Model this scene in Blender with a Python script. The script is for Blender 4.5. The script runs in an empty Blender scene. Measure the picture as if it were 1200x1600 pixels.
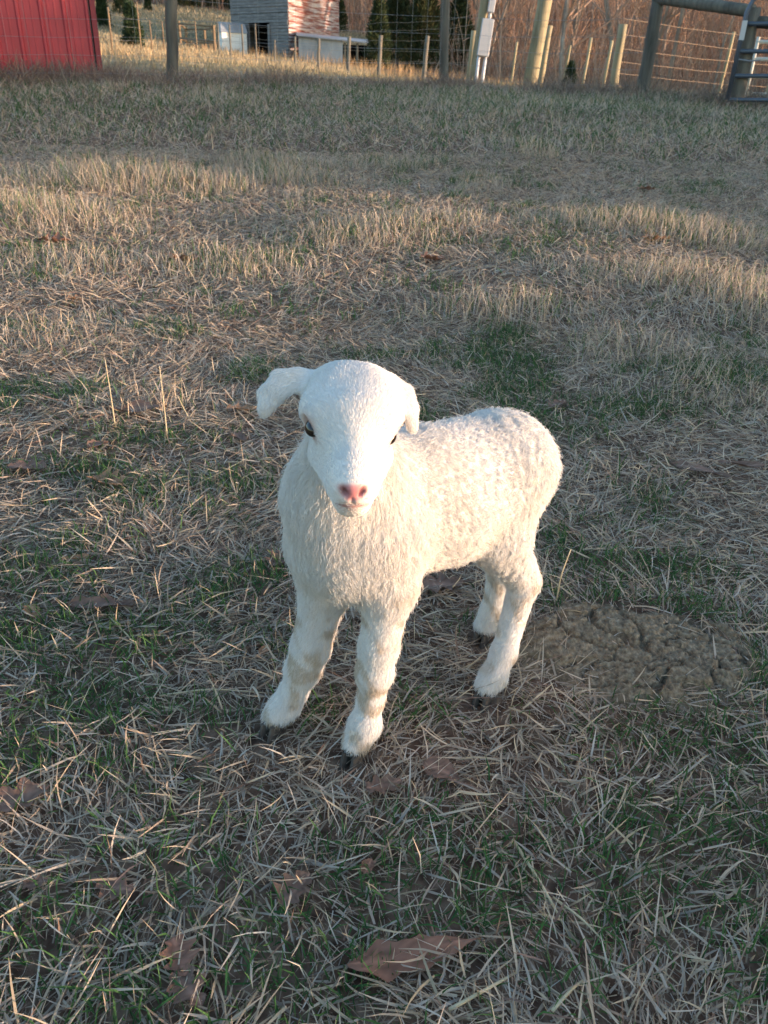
import bpy, math, random
import numpy as np
from mathutils import Vector, Matrix

rng = np.random.default_rng(7)
random.seed(7)
scn = bpy.context.scene
COL = scn.collection

# ------------------------------------------------------------------ camera
PITCH, ROLL, CAM_H, FPX = math.radians(28), math.radians(2), 0.65, 1209.0
Fw = np.array([0, math.cos(PITCH), -math.sin(PITCH)])
_r0 = np.array([1.0, 0, 0]); _u0 = np.array([0, math.sin(PITCH), math.cos(PITCH)])
RT = math.cos(ROLL) * _r0 + math.sin(ROLL) * _u0
UP = math.cos(ROLL) * _u0 - math.sin(ROLL) * _r0
CAM = np.array([0, 0, CAM_H])
cd = bpy.data.cameras.new('camera'); cam = bpy.data.objects.new('camera', cd); COL.objects.link(cam)
cd.sensor_fit = 'VERTICAL'; cd.sensor_height = 36; cd.sensor_width = 27
cd.lens = 36 * FPX / 1600
cd.clip_start = 0.02; cd.clip_end = 1500
cam.matrix_world = Matrix(((RT[0], UP[0], -Fw[0], CAM[0]), (RT[1], UP[1], -Fw[1], CAM[1]), (RT[2], UP[2], -Fw[2], CAM[2]), (0, 0, 0, 1)))
cd.dof.use_dof = True; cd.dof.focus_distance = 0.80; cd.dof.aperture_fstop = 20
scn.camera = cam

# ------------------------------------------------------------------ light
SUN_EL, SUN_AZ = math.radians(4.0), math.radians(102)      # azimuth clockwise from +Y
sun_dir = Vector((math.sin(SUN_AZ) * math.cos(SUN_EL), math.cos(SUN_AZ) * math.cos(SUN_EL), math.sin(SUN_EL)))
w = bpy.data.worlds.new('World'); scn.world = w; w.use_nodes = True
nt = w.node_tree; sky = nt.nodes.new('ShaderNodeTexSky'); sky.sky_type = 'NISHITA'; sky.sun_disc = False
sky.air_density = 1.0; sky.dust_density = 1.0; sky.ozone_density = 1.9
sky.sun_elevation = SUN_EL; sky.sun_rotation = SUN_AZ
nt.links.new(sky.outputs[0], nt.nodes['Background'].inputs[0]); nt.nodes['Background'].inputs[1].default_value = 0.15
sd = bpy.data.lights.new('sun', 'SUN'); sd.energy = 1.6; sd.angle = math.radians(0.53); sd.color = (1.0, 0.71, 0.52)
so = bpy.data.objects.new('sun', sd); COL.objects.link(so); so.location = (30, -6, 12)
so.rotation_euler = sun_dir.to_track_quat('Z', 'Y').to_euler()
scn.view_settings.view_transform = 'Standard'; scn.view_settings.look = 'None'
scn.view_settings.exposure = 2.78; scn.view_settings.gamma = 1
scn.render.engine = 'CYCLES'
scn.cycles.max_bounces = 8; scn.cycles.diffuse_bounces = 4; scn.cycles.transparent_max_bounces = 8

# ------------------------------------------------------------------ helpers
def ray(px, py): return Fw + (px - 600) / FPX * RT - (py - 800) / FPX * UP
def W(px, py, Y):
    d = ray(px, py); return CAM + d * (Y / d[1])
def scale_at(p): return float(np.dot(np.asarray(p) - CAM, Fw)) / FPX      # metres per pixel

_tab = np.random.default_rng(3).random((8, 256, 256))
def vnoise(x, y, s=0):
    x = np.asarray(x, float); y = np.asarray(y, float)
    xi = np.floor(x).astype(int); yi = np.floor(y).astype(int)
    fx = x - xi; fy = y - yi; fx = fx * fx * (3 - 2 * fx); fy = fy * fy * (3 - 2 * fy)
    t = _tab[s % 8]; g = lambda a, b: t[a & 255, b & 255]
    return (g(xi, yi) * (1 - fx) + g(xi + 1, yi) * fx) * (1 - fy) + (g(xi, yi + 1) * (1 - fx) + g(xi + 1, yi + 1) * fx) * fy
def sstep(a, b, x):
    t = np.clip((np.asarray(x, float) - a) / (b - a), 0, 1); return t * t * (3 - 2 * t)

# terrain: heights at places whose distance is known, smoothly joined
ctl = [(x, y, 0.0) for x in (-2.5, 0, 2.5) for y in (-2.0, 0.3, 1.0)]
for q in [(265, 133, 9.2), (695, 140, 11.5), (1005, 152, 10.5), (1155, 165, 9.5), (157, 128, 10), (461, 110, 30), (592, 122, 23.5),
          (740, 135, 18), (850, 142, 16), (965, 146, 15), (452, 100, 52), (355, 92, 55), (518, 104, 55), (300, 14, 75), (200, 16, 70),
          (165, 58, 42), (210, 75, 38), (330, 60, 58), (560, 52, 80), (650, 118, 46), (600, 0, 110), (300, -10, 110), (20, 25, 62)]:
    ctl.append(tuple(W(*q)))
ctl += [(12, 34, .3), (20, 60, 1.2), (35, 90, 7), (45, 60, 2.5), (60, 110, 12), (0, 150, 17), (-60, 140, 17), (70, 150, 18), (-60, 60, 6), (-60, 20, 3),
        (-40, -20, 1), (40, -20, -1.5), (45, 20, -1.0), (0, -30, -0.5), (80, 30, 0.0), (-12, 10, 0.9), (10, 10, .55), (6, 3, 0.12), (-6, 3, 0.15), (90, 70, 5)]
ctl = np.array(ctl, float)
def _phi(d2): return 0.5 * d2 * np.log(d2 + 1e-9)
_n = len(ctl); _A = np.zeros((_n + 3, _n + 3))
_d2 = ((ctl[:, None, :2] - ctl[None, :, :2]) ** 2).sum(-1)
_A[:_n, :_n] = _phi(_d2) + np.eye(_n) * 1.0
_A[:_n, _n] = 1; _A[:_n, _n + 1:] = ctl[:, :2]; _A[_n:, :_n] = _A[:_n, _n:].T
_b = np.concatenate([ctl[:, 2], [0, 0, 0]]); _w = np.linalg.solve(_A, _b)
SHADE_BUMPS = [(2.3, -.9, .55, .8, .17), (2.4, .3, .5, .75, .17), (2.6, 1.2, .55, .6, .19), (3.0, 1.9, .6, .5, .22), (4.6, 2.6, .7, .55, .30), (4.8, 3.5, .7, .6, .30)]       # (x, y, radius_x, radius_y, height)
def height(x, y):
    x = np.asarray(x, float); y = np.asarray(y, float); sh = x.shape
    X = x.ravel(); Y = y.ravel()
    Xc = np.clip(X, -120, 140); Yc = np.clip(Y, -40, 160)
    z = _w[_n] + _w[_n + 1] * Xc + _w[_n + 2] * Yc
    for i in range(_n):
        z += _w[i] * _phi((Xc - ctl[i, 0]) ** 2 + (Yc - ctl[i, 1]) ** 2)
    near = 1 - sstep(20, 40, np.hypot(X, Y))
    calm = sstep(0.16, 0.5, np.hypot((X - .03) / 1.2, Y - .75))
    z += near * calm * (0.016 * (vnoise(X * 3.1, Y * 3.1, 1) - .5) + 0.05 * sstep(1, 4, Y) * (vnoise(X * 1.1 + 9, Y * 1.1, 2) - .5)) + near * 0.006 * (vnoise(X * 14, Y * 14, 3) - .5)
    # rises added out of view on the right to shade the near ground
    for bx, by, rx, ry, h in SHADE_BUMPS:
        z += h * np.exp(-((X - bx) / rx) ** 2 - ((Y - by) / ry) ** 2)
    return z.reshape(sh)
def hz(x, y): return float(height(np.array([x]), np.array([y]))[0])
def G(px, py, ymax=150.0):
    d = ray(px, py); t = 0.2
    while t < ymax:
        p = CAM + d * t
        if p[2] <= hz(p[0], p[1]): break
        t *= 1.02; 
    lo, hi = t / 1.02, t
    for _ in range(12):
        m = .5 * (lo + hi); p = CAM + d * m
        if p[2] <= hz(p[0], p[1]): hi = m
        else: lo = m
    return CAM + d * hi

# ------------------------------------------------------------------ material helpers
def mat(name, color=(0.5, 0.5, 0.5), rough=0.8, spec=0.3, metallic=0.0):
    m = bpy.data.materials.new(name); m.use_nodes = True
    b = m.node_tree.nodes['Principled BSDF']
    b.inputs['Base Color'].default_value = (*color, 1); b.inputs['Roughness'].default_value = rough
    b.inputs['Specular IOR Level'].default_value = spec; b.inputs['Metallic'].default_value = metallic
    return m
def noisy(name, cols, scale=8, stretch=(1, 1, 1), rough=0.85, detail=6, bump=0.0, stops=None, metallic=0, spec=.3, coord='Object', bscale=None):
    m = mat(name, cols[0], rough, spec, metallic); n = m.node_tree; L = n.links
    tc = n.nodes.new('ShaderNodeTexCoord'); mp = n.nodes.new('ShaderNodeMapping'); mp.inputs['Scale'].default_value = stretch
    nz = n.nodes.new('ShaderNodeTexNoise'); nz.inputs['Scale'].default_value = scale; nz.inputs['Detail'].default_value = detail; nz.inputs['Roughness'].default_value = .65
    cr = n.nodes.new('ShaderNodeValToRGB'); els = cr.color_ramp.elements
    stops = stops or [0.3 + 0.4 * i / (len(cols) - 1) for i in range(len(cols))]
    while len(els) < len(cols): els.new(0.5)
    for e, p, c in zip(els, stops, cols): e.position = p; e.color = (*c, 1)
    L.new(tc.outputs[coord], mp.inputs[0]); L.new(mp.outputs[0], nz.inputs[0]); L.new(nz.outputs[0], cr.inputs[0])
    L.new(cr.outputs[0], n.nodes['Principled BSDF'].inputs['Base Color'])
    if bump:
        bp = n.nodes.new('ShaderNodeBump'); bp.inputs['Strength'].default_value = bump; bp.inputs['Distance'].default_value = bscale or 0.01
        L.new(nz.outputs[0], bp.inputs['Height']); L.new(bp.outputs[0], n.nodes['Principled BSDF'].inputs['Normal'])
    return m
def attr_mat(name, rough=0.7, spec=0.2, translucent=0.25):
    m = mat(name, (.5, .5, .5), rough, spec); n = m.node_tree; b = n.nodes['Principled BSDF']
    at = n.nodes.new('ShaderNodeAttribute'); at.attribute_name = 'Col'
    n.links.new(at.outputs['Color'], b.inputs['Base Color'])
    if translucent:
        tr = n.nodes.new('ShaderNodeBsdfTranslucent'); mx = n.nodes.new('ShaderNodeMixShader'); mx.inputs[0].default_value = translucent
        n.links.new(at.outputs['Color'], tr.inputs[0]); n.links.new(b.outputs[0], mx.inputs[1]); n.links.new(tr.outputs[0], mx.inputs[2])
        n.links.new(mx.outputs[0], n.nodes['Material Output'].inputs[0])
    return m

# ------------------------------------------------------------------ object helpers
def tag(o, label=None, cat=None, group=None, kind=None):
    if label: o['label'] = label
    if cat: o['category'] = cat
    if group: o['group'] = group
    if kind: o['kind'] = kind
    return o
def link(name, data, m=None, parent=None, smooth=False):
    if m is not None: data.materials.append(m)
    o = bpy.data.objects.new(name, data); COL.objects.link(o)
    if smooth: data.polygons.foreach_set('use_smooth', [True] * len(data.polygons))
    if parent is not None:
        o.parent = parent
        if parent.type != 'EMPTY' or True: o.matrix_parent_inverse = parent_inv(parent)
    return o
def parent_inv(p):
    m = Matrix.Identity(4); q = p; chain = []
    while q is not None: chain.append(q); q = q.parent
    for q in reversed(chain): m = m @ q.matrix_parent_inverse @ q.matrix_basis
    return m.inverted()
def empty(name, loc=(0, 0, 0), rz=0.0):
    o = bpy.data.objects.new(name, None); COL.objects.link(o); o.location = [float(v) for v in loc]; o.rotation_euler = (0, 0, rz)
    o.empty_display_size = .1
    return o
class MB:
    def __init__(s): s.v = []; s.f = []
    def add(s, v, f):
        o = len(s.v); s.v += [tuple(map(float, q)) for q in v]; s.f += [tuple(i + o for i in q) for q in f]; return s
    def box(s, c, size, ax=None):
        c = np.asarray(c, float); hx, hy, hz_ = np.asarray(size) / 2
        ax = np.eye(3) if ax is None else np.asarray(ax, float)
        v = [c + sx * hx * ax[0] + sy * hy * ax[1] + sz * hz_ * ax[2] for sx in (-1, 1) for sy in (-1, 1) for sz in (-1, 1)]
        return s.add(v, [(0, 1, 3, 2), (4, 6, 7, 5), (0, 4, 5, 1), (2, 3, 7, 6), (0, 2, 6, 4), (1, 5, 7, 3)])
    def hexa(s, v8):   # bottom quad, top quad
        return s.add(v8, [(3, 2, 1, 0), (4, 5, 6, 7), (0, 1, 5, 4), (1, 2, 6, 5), (2, 3, 7, 6), (3, 0, 4, 7)])
    def tube(s, pts, rad, n=8, cap=True, wob=0.0):
        pts = np.asarray(pts, float); k = len(pts); rad = np.broadcast_to(np.asarray(rad, float), (k,))
        t = np.gradient(pts, axis=0); t /= np.linalg.norm(t, axis=1)[:, None] + 1e-12
        ref = np.array([0, 0, 1.]) if abs(t[0][2]) < .9 else np.array([1., 0, 0])
        a = np.cross(t[0], ref); a /= np.linalg.norm(a); V = []
        for i in range(k):
            a = a - t[i] * np.dot(a, t[i]); a /= np.linalg.norm(a) + 1e-12; b = np.cross(t[i], a)
            for j in range(n):
                g = 2 * math.pi * j / n; r = rad[i] * (1 + (random.uniform(-wob, wob) if wob else 0))
                V.append(pts[i] + r * (math.cos(g) * a + math.sin(g) * b))
        Fs = [(i * n + j, i * n + (j + 1) % n, (i + 1) * n + (j + 1) % n, (i + 1) * n + j) for i in range(k - 1) for j in range(n)]
        if cap: Fs += [tuple(range(n - 1, -1, -1)), tuple((k - 1) * n + j for j in range(n))]
        return s.add(V, Fs)
    def mesh(s, name):
        m = bpy.data.meshes.new(name); m.from_pydata(s.v, [], s.f); m.update(); return m
    def build(s, name, m, parent=None, smooth=False): return link(name, s.mesh(name), m, parent, smooth)
def np_mesh(name, V, Q, colors=None):
    """quads Q (n,4) from numpy arrays, quickly"""
    me = bpy.data.meshes.new(name); nv, nf = len(V), len(Q)
    me.vertices.add(nv); me.vertices.foreach_set('co', np.ascontiguousarray(V, np.float32).ravel())
    me.loops.add(nf * 4); me.loops.foreach_set('vertex_index', np.ascontiguousarray(Q, np.int32).ravel())
    me.polygons.add(nf); me.polygons.foreach_set('loop_start', np.arange(0, nf * 4, 4, dtype=np.int32))
    me.update(calc_edges=True)
    if colors is not None:
        a = me.attributes.new('Col', 'FLOAT_COLOR', 'POINT')
        c = np.ones((nv, 4), np.float32); c[:, :3] = colors; a.data.foreach_set('color', c.ravel())
    return me

# blades of grass, straw, twigs: ribbons bending from their roots
def blades(root, L, th0, bend, phi, width, col, seg=3, curl=None, twist=None, tipcol=None):
    n = len(root); L = np.asarray(L); V = np.zeros((n, seg + 1, 2, 3), np.float32)
    curl = np.zeros(n) if curl is None else curl
    twist = rng.uniform(-1.2, 1.2, n) if twist is None else twist
    p = np.array(root, float)
    for i in range(seg + 1):
        t = i / seg; th = th0 + bend * t; ph = phi + curl * t
        d = np.stack([np.sin(th) * np.cos(ph), np.sin(th) * np.sin(ph), np.cos(th)], 1)
        side = np.stack([-np.sin(ph), np.cos(ph), np.zeros(n)], 1); nor = np.cross(d, side)
        wd = (np.cos(twist)[:, None] * side + np.sin(twist)[:, None] * nor)
        taper = (1 - t ** 2.2 * .93) * (0.75 + 0.25 * min(1, t * 4))
        hw = (width * .5 * taper)[:, None]
        V[:, i, 0] = p - wd * hw; V[:, i, 1] = p + wd * hw
        p = p + d * (L / seg)[:, None]
    base = (np.arange(n) * (seg + 1) * 2)[:, None, None]
    q = np.array([[2 * i, 2 * i + 1, 2 * i + 3, 2 * i + 2] for i in range(seg)])[None]
    Q = (base + q).reshape(-1, 4)
    cc = np.repeat(np.asarray(col)[:, None, :], (seg + 1) * 2, 1)
    if tipcol is not None:
        tt = np.repeat(np.linspace(0, 1, seg + 1), 2)[None, :, None]; cc = cc * (1 - tt) + np.asarray(tipcol)[:, None, :] * tt
    return V.reshape(-1, 3), Q, cc.reshape(-1, 3)
def join(parts):
    o = 0; Vs, Qs, Cs = [], [], []
    for V, Q, C in parts: Vs.append(V); Qs.append(Q + o); Cs.append(C); o += len(V)
    return np.concatenate(Vs), np.concatenate(Qs), np.concatenate(Cs)

# ------------------------------------------------------------------ ground
def axis(n, lo, hi, fine, c=0.0):
    a = math.asinh((lo - c) / fine); b = math.asinh((hi - c) / fine)
    return c + fine * np.sinh(np.linspace(a, b, n))
gx = axis(230, -400, 400, 1.2); gy = axis(280, -300, 600, 1.4, 1.2)
GX, GY = np.meshgrid(gx, gy); GZ = height(GX, GY) - 0.002
gv = np.stack([GX, GY, GZ], -1).reshape(-1, 3); ix = np.arange(len(gv)).reshape(GX.shape)
gq = np.stack([ix[:-1, :-1], ix[:-1, 1:], ix[1:, 1:], ix[1:, :-1]], -1).reshape(-1, 4)
# thatch colour near, pasture further off, leaf litter under the trees
m_ground = mat('ground_soil', (.08, .06, .045), .95, .1); n = m_ground.node_tree
def ramp(n, cols, stops):
    cr = n.nodes.new('ShaderNodeValToRGB'); els = cr.color_ramp.elements
    while len(els) < len(cols): els.new(.5)
    for e, p, c in zip(els, stops, cols): e.position = p; e.color = (*c, 1)
    return cr
tc = n.nodes.new('ShaderNodeTexCoord')
nz1 = n.nodes.new('ShaderNodeTexNoise'); nz1.inputs['Scale'].default_value = 60; nz1.inputs['Detail'].default_value = 8
nz2 = n.nodes.new('ShaderNodeTexNoise'); nz2.inputs['Scale'].default_value = 1.3; nz2.inputs['Detail'].default_value = 8
r1 = ramp(n, [(.06, .036, .026), (.155, .098, .07), (.27, .19, .135)], [.3, .52, .75])
r2 = ramp(n, [(.10, .085, .05), (.22, .175, .10), (.30, .24, .14)], [.3, .5, .7])
r3 = ramp(n, [(.10, .055, .032), (.19, .105, .058), (.26, .16, .09)], [.3, .5, .7])
mxa = n.nodes.new('ShaderNodeMix'); mxa.data_type = 'RGBA'; mxb = n.nodes.new('ShaderNodeMix'); mxb.data_type = 'RGBA'
at = n.nodes.new('ShaderNodeAttribute'); at.attribute_name = 'Col'; sp = n.nodes.new('ShaderNodeSeparateColor')
n.links.new(at.outputs['Color'], sp.inputs[0])
for z_ in (nz1, nz2): n.links.new(tc.outputs['Object'], z_.inputs['Vector'])
n.links.new(nz1.outputs[0], r1.inputs[0]); n.links.new(nz2.outputs[0], r2.inputs[0]); n.links.new(nz2.outputs[0], r3.inputs[0])
n.links.new(sp.outputs[0], mxa.inputs[0]); n.links.new(r1.outputs[0], mxa.inputs[6]); n.links.new(r2.outputs[0], mxa.inputs[7])
n.links.new(sp.outputs[1], mxb.inputs[0]); n.links.new(mxa.outputs[2], mxb.inputs[6]); n.links.new(r3.outputs[0], mxb.inputs[7])
n.links.new(mxb.outputs[2], n.nodes['Principled BSDF'].inputs['Base Color'])
bp = n.nodes.new('ShaderNodeBump'); bp.inputs['Strength'].default_value = .8; bp.inputs['Distance'].default_value = .006
n.links.new(nz1.outputs[0], bp.inputs['Height']); n.links.new(bp.outputs[0], n.nodes['Principled BSDF'].inputs['Normal'])
def woods_edge(x):      # distance at which the wood begins
    return np.interp(x, [-60, -22, -14, -7, -3, 1, 6, 14, 40, 80], [74, 74, 76, 80, 78, 54, 47, 47, 56, 74])
fm = np.maximum(sstep(6, 14, GY), .8 * sstep(0, .5, np.abs(GX) - (.56 * np.maximum(GY, 0) + .2))).ravel(); wm = sstep(-3, 4, GY - woods_edge(GX)).ravel()
gc = np.zeros((len(gv), 3)); gc[:, 0] = fm; gc[:, 1] = wm
ground = link('ground', np_mesh('ground', gv, gq, gc), m_ground, smooth=True); tag(ground, kind='structure')

# ------------------------------------------------------------------ lamb
A = np.array([-.836, -.548, 0.0]); S = np.array([.548, -.836, 0.0]); Z = np.array([0, 0, 1.0])
PR = []
def cone(a, b, k, grp, flow, length):
    pa, pb = W(*a[:3]), W(*b[:3]); ra, rb = a[3] * scale_at(pa), b[3] * scale_at(pb)
    PR.append(dict(t='c', a=pa, b=pb, ra=ra, rb=rb, k=k, g=grp, flow=np.asarray(flow, float) if flow is not None else (pb - pa), len=length))
def ell(c, rad, axes, k, grp, flow, length, sub=False):
    PR.append(dict(t='e', c=np.asarray(c, float), r=np.asarray(rad, float), ax=np.asarray(axes, float), k=k, g=grp, flow=np.asarray(flow, float), len=length, sub=sub))
def norm(v): v = np.asarray(v, float); return v / (np.linalg.norm(v) + 1e-12)
dn = -Z
tf = norm(dn * .8 - A * .6)
def sd_prim(p, X):
    if p['t'] == 'c':
        ba = p['b'] - p['a']; l2 = ba @ ba + 1e-12; pa = X - p['a']; t = np.clip(pa @ ba / l2, 0, 1)
        return np.linalg.norm(pa - t[..., None] * ba, axis=-1) - (p['ra'] + (p['rb'] - p['ra']) * t)
    q = (X - p['c']) @ p['ax'].T; k0 = np.linalg.norm(q / p['r'], axis=-1); k1 = np.linalg.norm(q / p['r'] ** 2, axis=-1)
    return k0 * (k0 - 1) / (k1 + 1e-9)
# trunk
cone((560, 835, .700, 84), (690, 782, .775, 86), .03, 'torso', tf, .012)
cone((690, 778, .775, 88), (785, 730, .835, 70), .04, 'torso', norm(dn * .5 - A * .9), .010)
cone((660, 740, .752, 52), (760, 712, .825, 56), .04, 'torso', norm(dn * .5 - A * .9), .010)
cone((790, 722, .835, 66), (770, 712, .872, 62), .03, 'torso', norm(dn * .7 - A * .8), .010)
# neck and brisket
cone((541, 690, .672, 60), (534, 775, .690, 80), .03, 'neck', dn, .015)
cone((534, 775, .690, 80), (547, 852, .690, 82), .03, 'chest', dn, .016)
cone((600, 750, .715, 62), (650, 750, .745, 62), .04, 'torso', tf, .012)
# hind leg towards the camera
cone((795, 738, .815, 60), (780, 838, .785, 45), .03, 'thigh', norm(dn), .011)
cone((780, 838, .785, 45), (808, 895, .795, 25), .018, 'thigh', norm(dn), .009)
cone((812, 878, .805, 22), (821, 905, .806, 23), .012, 'leg', norm(dn), .007)
cone((817, 915, .802, 22), (787, 1020, .765, 17.5), .012, 'leg', None, .006)
cone((787, 1020, .765, 17.5), (771, 1056, .751, 18.5), .010, 'foot', None, .007)
cone((771, 1056, .751, 18.5), (761, 1071, .743, 17.5), .010, 'foot', dn, .009)
# hind leg away from the camera
cone((770, 735, .875, 56), (765, 835, .865, 42), .03, 'thigh', norm(dn), .011)
cone((765, 835, .865, 42), (783, 890, .88, 20), .015, 'thigh', norm(dn), .008)
cone((783, 890, .880, 20), (769, 955, .872, 16), .010, 'leg', None, .006)
cone((769, 955, .872, 16), (759, 978, .866, 18), .010, 'foot', dn, .008)
# front leg towards the camera
cone((598, 835, .685, 66), (608, 915, .672, 39), .025, 'thigh', dn, .014)
cone((608, 915, .672, 39), (592, 1010, .660, 28), .015, 'leg', None, .008)
cone((592, 1010, .660, 28), (585, 1050, .658, 27), .010, 'leg', None, .008)
cone((585, 1050, .658, 25), (580, 1090, .655, 18), .010, 'leg', None, .007)
cone((580, 1090, .655, 18), (570, 1132, .647, 22), .010, 'foot', None, .008)
cone((570, 1132, .647, 22), (557, 1160, .640, 21), .010, 'foot', dn, .009)
# front leg on the far side
cone((500, 850, .710, 50), (508, 920, .706, 35), .025, 'thigh', dn, .014)
cone((508, 920, .706, 35), (486, 1010, .698, 28), .015, 'leg', None, .008)
cone((486, 1010, .698, 28), (474, 1045, .695, 26), .010, 'leg', None, .008)
cone((474, 1045, .695, 24), (459, 1080, .690, 19), .010, 'leg', None, .007)
cone((459, 1080, .690, 19), (444, 1106, .685, 22), .010, 'foot', None, .008)
cone((444, 1106, .685, 22), (431, 1120, .679, 20), .010, 'foot', dn, .009)
# head
nose = W(551, 768, .540); crown = W(553, 628, .640)
HF = norm(nose - crown); HR = norm(np.cross(HF, Z)); HR = HR if HR[0] > 0 else -HR; HU = norm(np.cross(HR, HF)); HU = HU if HU[2] > 0 else -HU
back = -HF
cone((550, 640, .645, 62), (552, 668, .615, 54), .02, 'head', back, .006)
cone((532, 624, .655, 52), (566, 626, .653, 50), .025, 'head', back, .008)
cone((553, 668, .610, 52), (551, 748, .560, 30), .02, 'face', norm(back + HU * .1), .0045)
cone((551, 748, .560, 30), (551, 766, .548, 27), .015, 'muzzle', back, .003)
cone((509, 712, .628, 26), (531, 757, .575, 18), .02, 'face', back, .006)
cone((588, 716, .632, 25), (571, 757, .575, 18), .02, 'face', back, .006)
cone((550, 745, .615, 36), (550, 782, .560, 20), .015, 'muzzle', norm(back - HU * .3), .004)
cone((540, 790, .556, 9), (560, 790, .556, 9), .012, 'muzzle', dn, .003)
# brow ridges over the eyes
for bx, by in ((491, 640), (604, 648)):
    cone((bx, by, .618, 19), (bx + (3 if bx < 550 else -3), by + 8, .608, 11), .02, 'head', back, .005)
for fx in (522, 584):
    cone((fx, 626, .632, 30), (fx, 648, .613, 25), .022, 'head', back, .004)
# ears: flattened chains
def ear(path, wpx, thin):
    pts = [W(*q) for q in path]
    for i in range(len(pts) - 1):
        a, b = pts[i], pts[i + 1]; t = norm(b - a); th = norm(thin - t * np.dot(thin, t)); wd = np.cross(t, th)
        Lh = np.linalg.norm(b - a) * .5
        wdt = .5 * (wpx[i] + wpx[i + 1]) * scale_at(a)
        ell((a + b) / 2, (Lh * 1.45, wdt, .0042), (t, wd, th), .006, 'ear', t, .006)
vdir = -norm(ray(430, 610))
ear([(492, 600, .648), (455, 590, .646), (428, 606, .640), (416, 630, .634), (412, 648, .630)], (19, 25, 26, 19, 6), norm(vdir + np.array([-.25, 0, .45])))
ear([(596, 602, .650), (623, 606, .653), (637, 624, .650), (642, 650, .645), (645, 672, .640)], (19, 23, 22, 17, 6), norm(vdir + np.array([.75, 0, .35])))
# eye sockets, nostrils, mouth
EYE = [W(485, 668, .6035), W(611, 681, .6105)]
_hd = [p for p in PR if p['g'] in ('muzzle', 'face', 'head')]
def onface(px, py):       # first point of the muzzle met along the ray
    d_ = ray(px, py); d_ = d_ / np.linalg.norm(d_); t_ = .4
    for _ in range(60):
        s_ = min(float(sd_prim(p, (CAM + d_ * t_)[None])[0]) for p in _hd); t_ += s_ * .8
        if s_ < .0005: break
    return CAM + d_ * t_
NOST = [onface(537, 769), onface(567, 769)]
for e, sgn in zip(EYE, (-1, 1)):
    ell(e + HR * sgn * .003, (.0110, .0078, .0070), (norm(HF - HU * .35), HR, norm(HU + HF * .35)), .004, 'eye', back, .002, sub=True)
for (ex, ey), sgn in (((495, 686), -1), ((607, 694), 1)):
    ell(onface(ex, ey), (.0085, .0016, .0016), (norm(HF + HU * -.25 - HR * sgn * .35), HR, norm(np.cross(HF, HR))), .003, 'eye', back, .001, sub=True)
for q, sgn in zip(NOST, (-1, 1)):
    ell(q, (.0062, .0022, .0045), (norm(HR * sgn + HU * .9), norm(HU - HR * sgn * .9), HF), .0015, 'nose', back, .001, sub=True)
ell(onface(551, 783), (.0011, .0055, .0028), (HR, HU, HF), .002, 'nose', back, .001, sub=True)
ell(onface(550, 791), (.014, .0010, .0035), (HR, HU, HF), .002, 'nose', back, .001, sub=True)

h = 0.0022; lo = np.array([-.19, .49, -.004]); hi = np.array([.25, .97, .49]); dims = np.ceil((hi - lo) / h).astype(int)
D = np.full(dims, 0.2, np.float32)
for p in PR:
    if p['t'] == 'c': r = max(p['ra'], p['rb']); mn = np.minimum(p['a'], p['b']) - r; mx_ = np.maximum(p['a'], p['b']) + r
    else: r = p['r'].max(); mn = p['c'] - r; mx_ = p['c'] + r
    pad = p['k'] + .012
    i0 = np.maximum(((mn - pad - lo) / h).astype(int), 0); i1 = np.minimum(((mx_ + pad - lo) / h).astype(int) + 1, dims)
    g = np.stack(np.meshgrid(*[lo[a] + h * np.arange(i0[a], i1[a]) for a in range(3)], indexing='ij'), -1)
    d = sd_prim(p, g); sl = tuple(slice(i0[a], i1[a]) for a in range(3)); cur = D[sl]; k = p['k']
    if p.get('sub'):
        d = -d; hh = np.maximum(k - np.abs(cur - d), 0) / k; D[sl] = np.maximum(cur, d) + hh * hh * k * .25
    else:
        hh = np.maximum(k - np.abs(cur - d), 0) / k; D[sl] = np.minimum(cur, d) - hh * hh * k * .25
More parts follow.
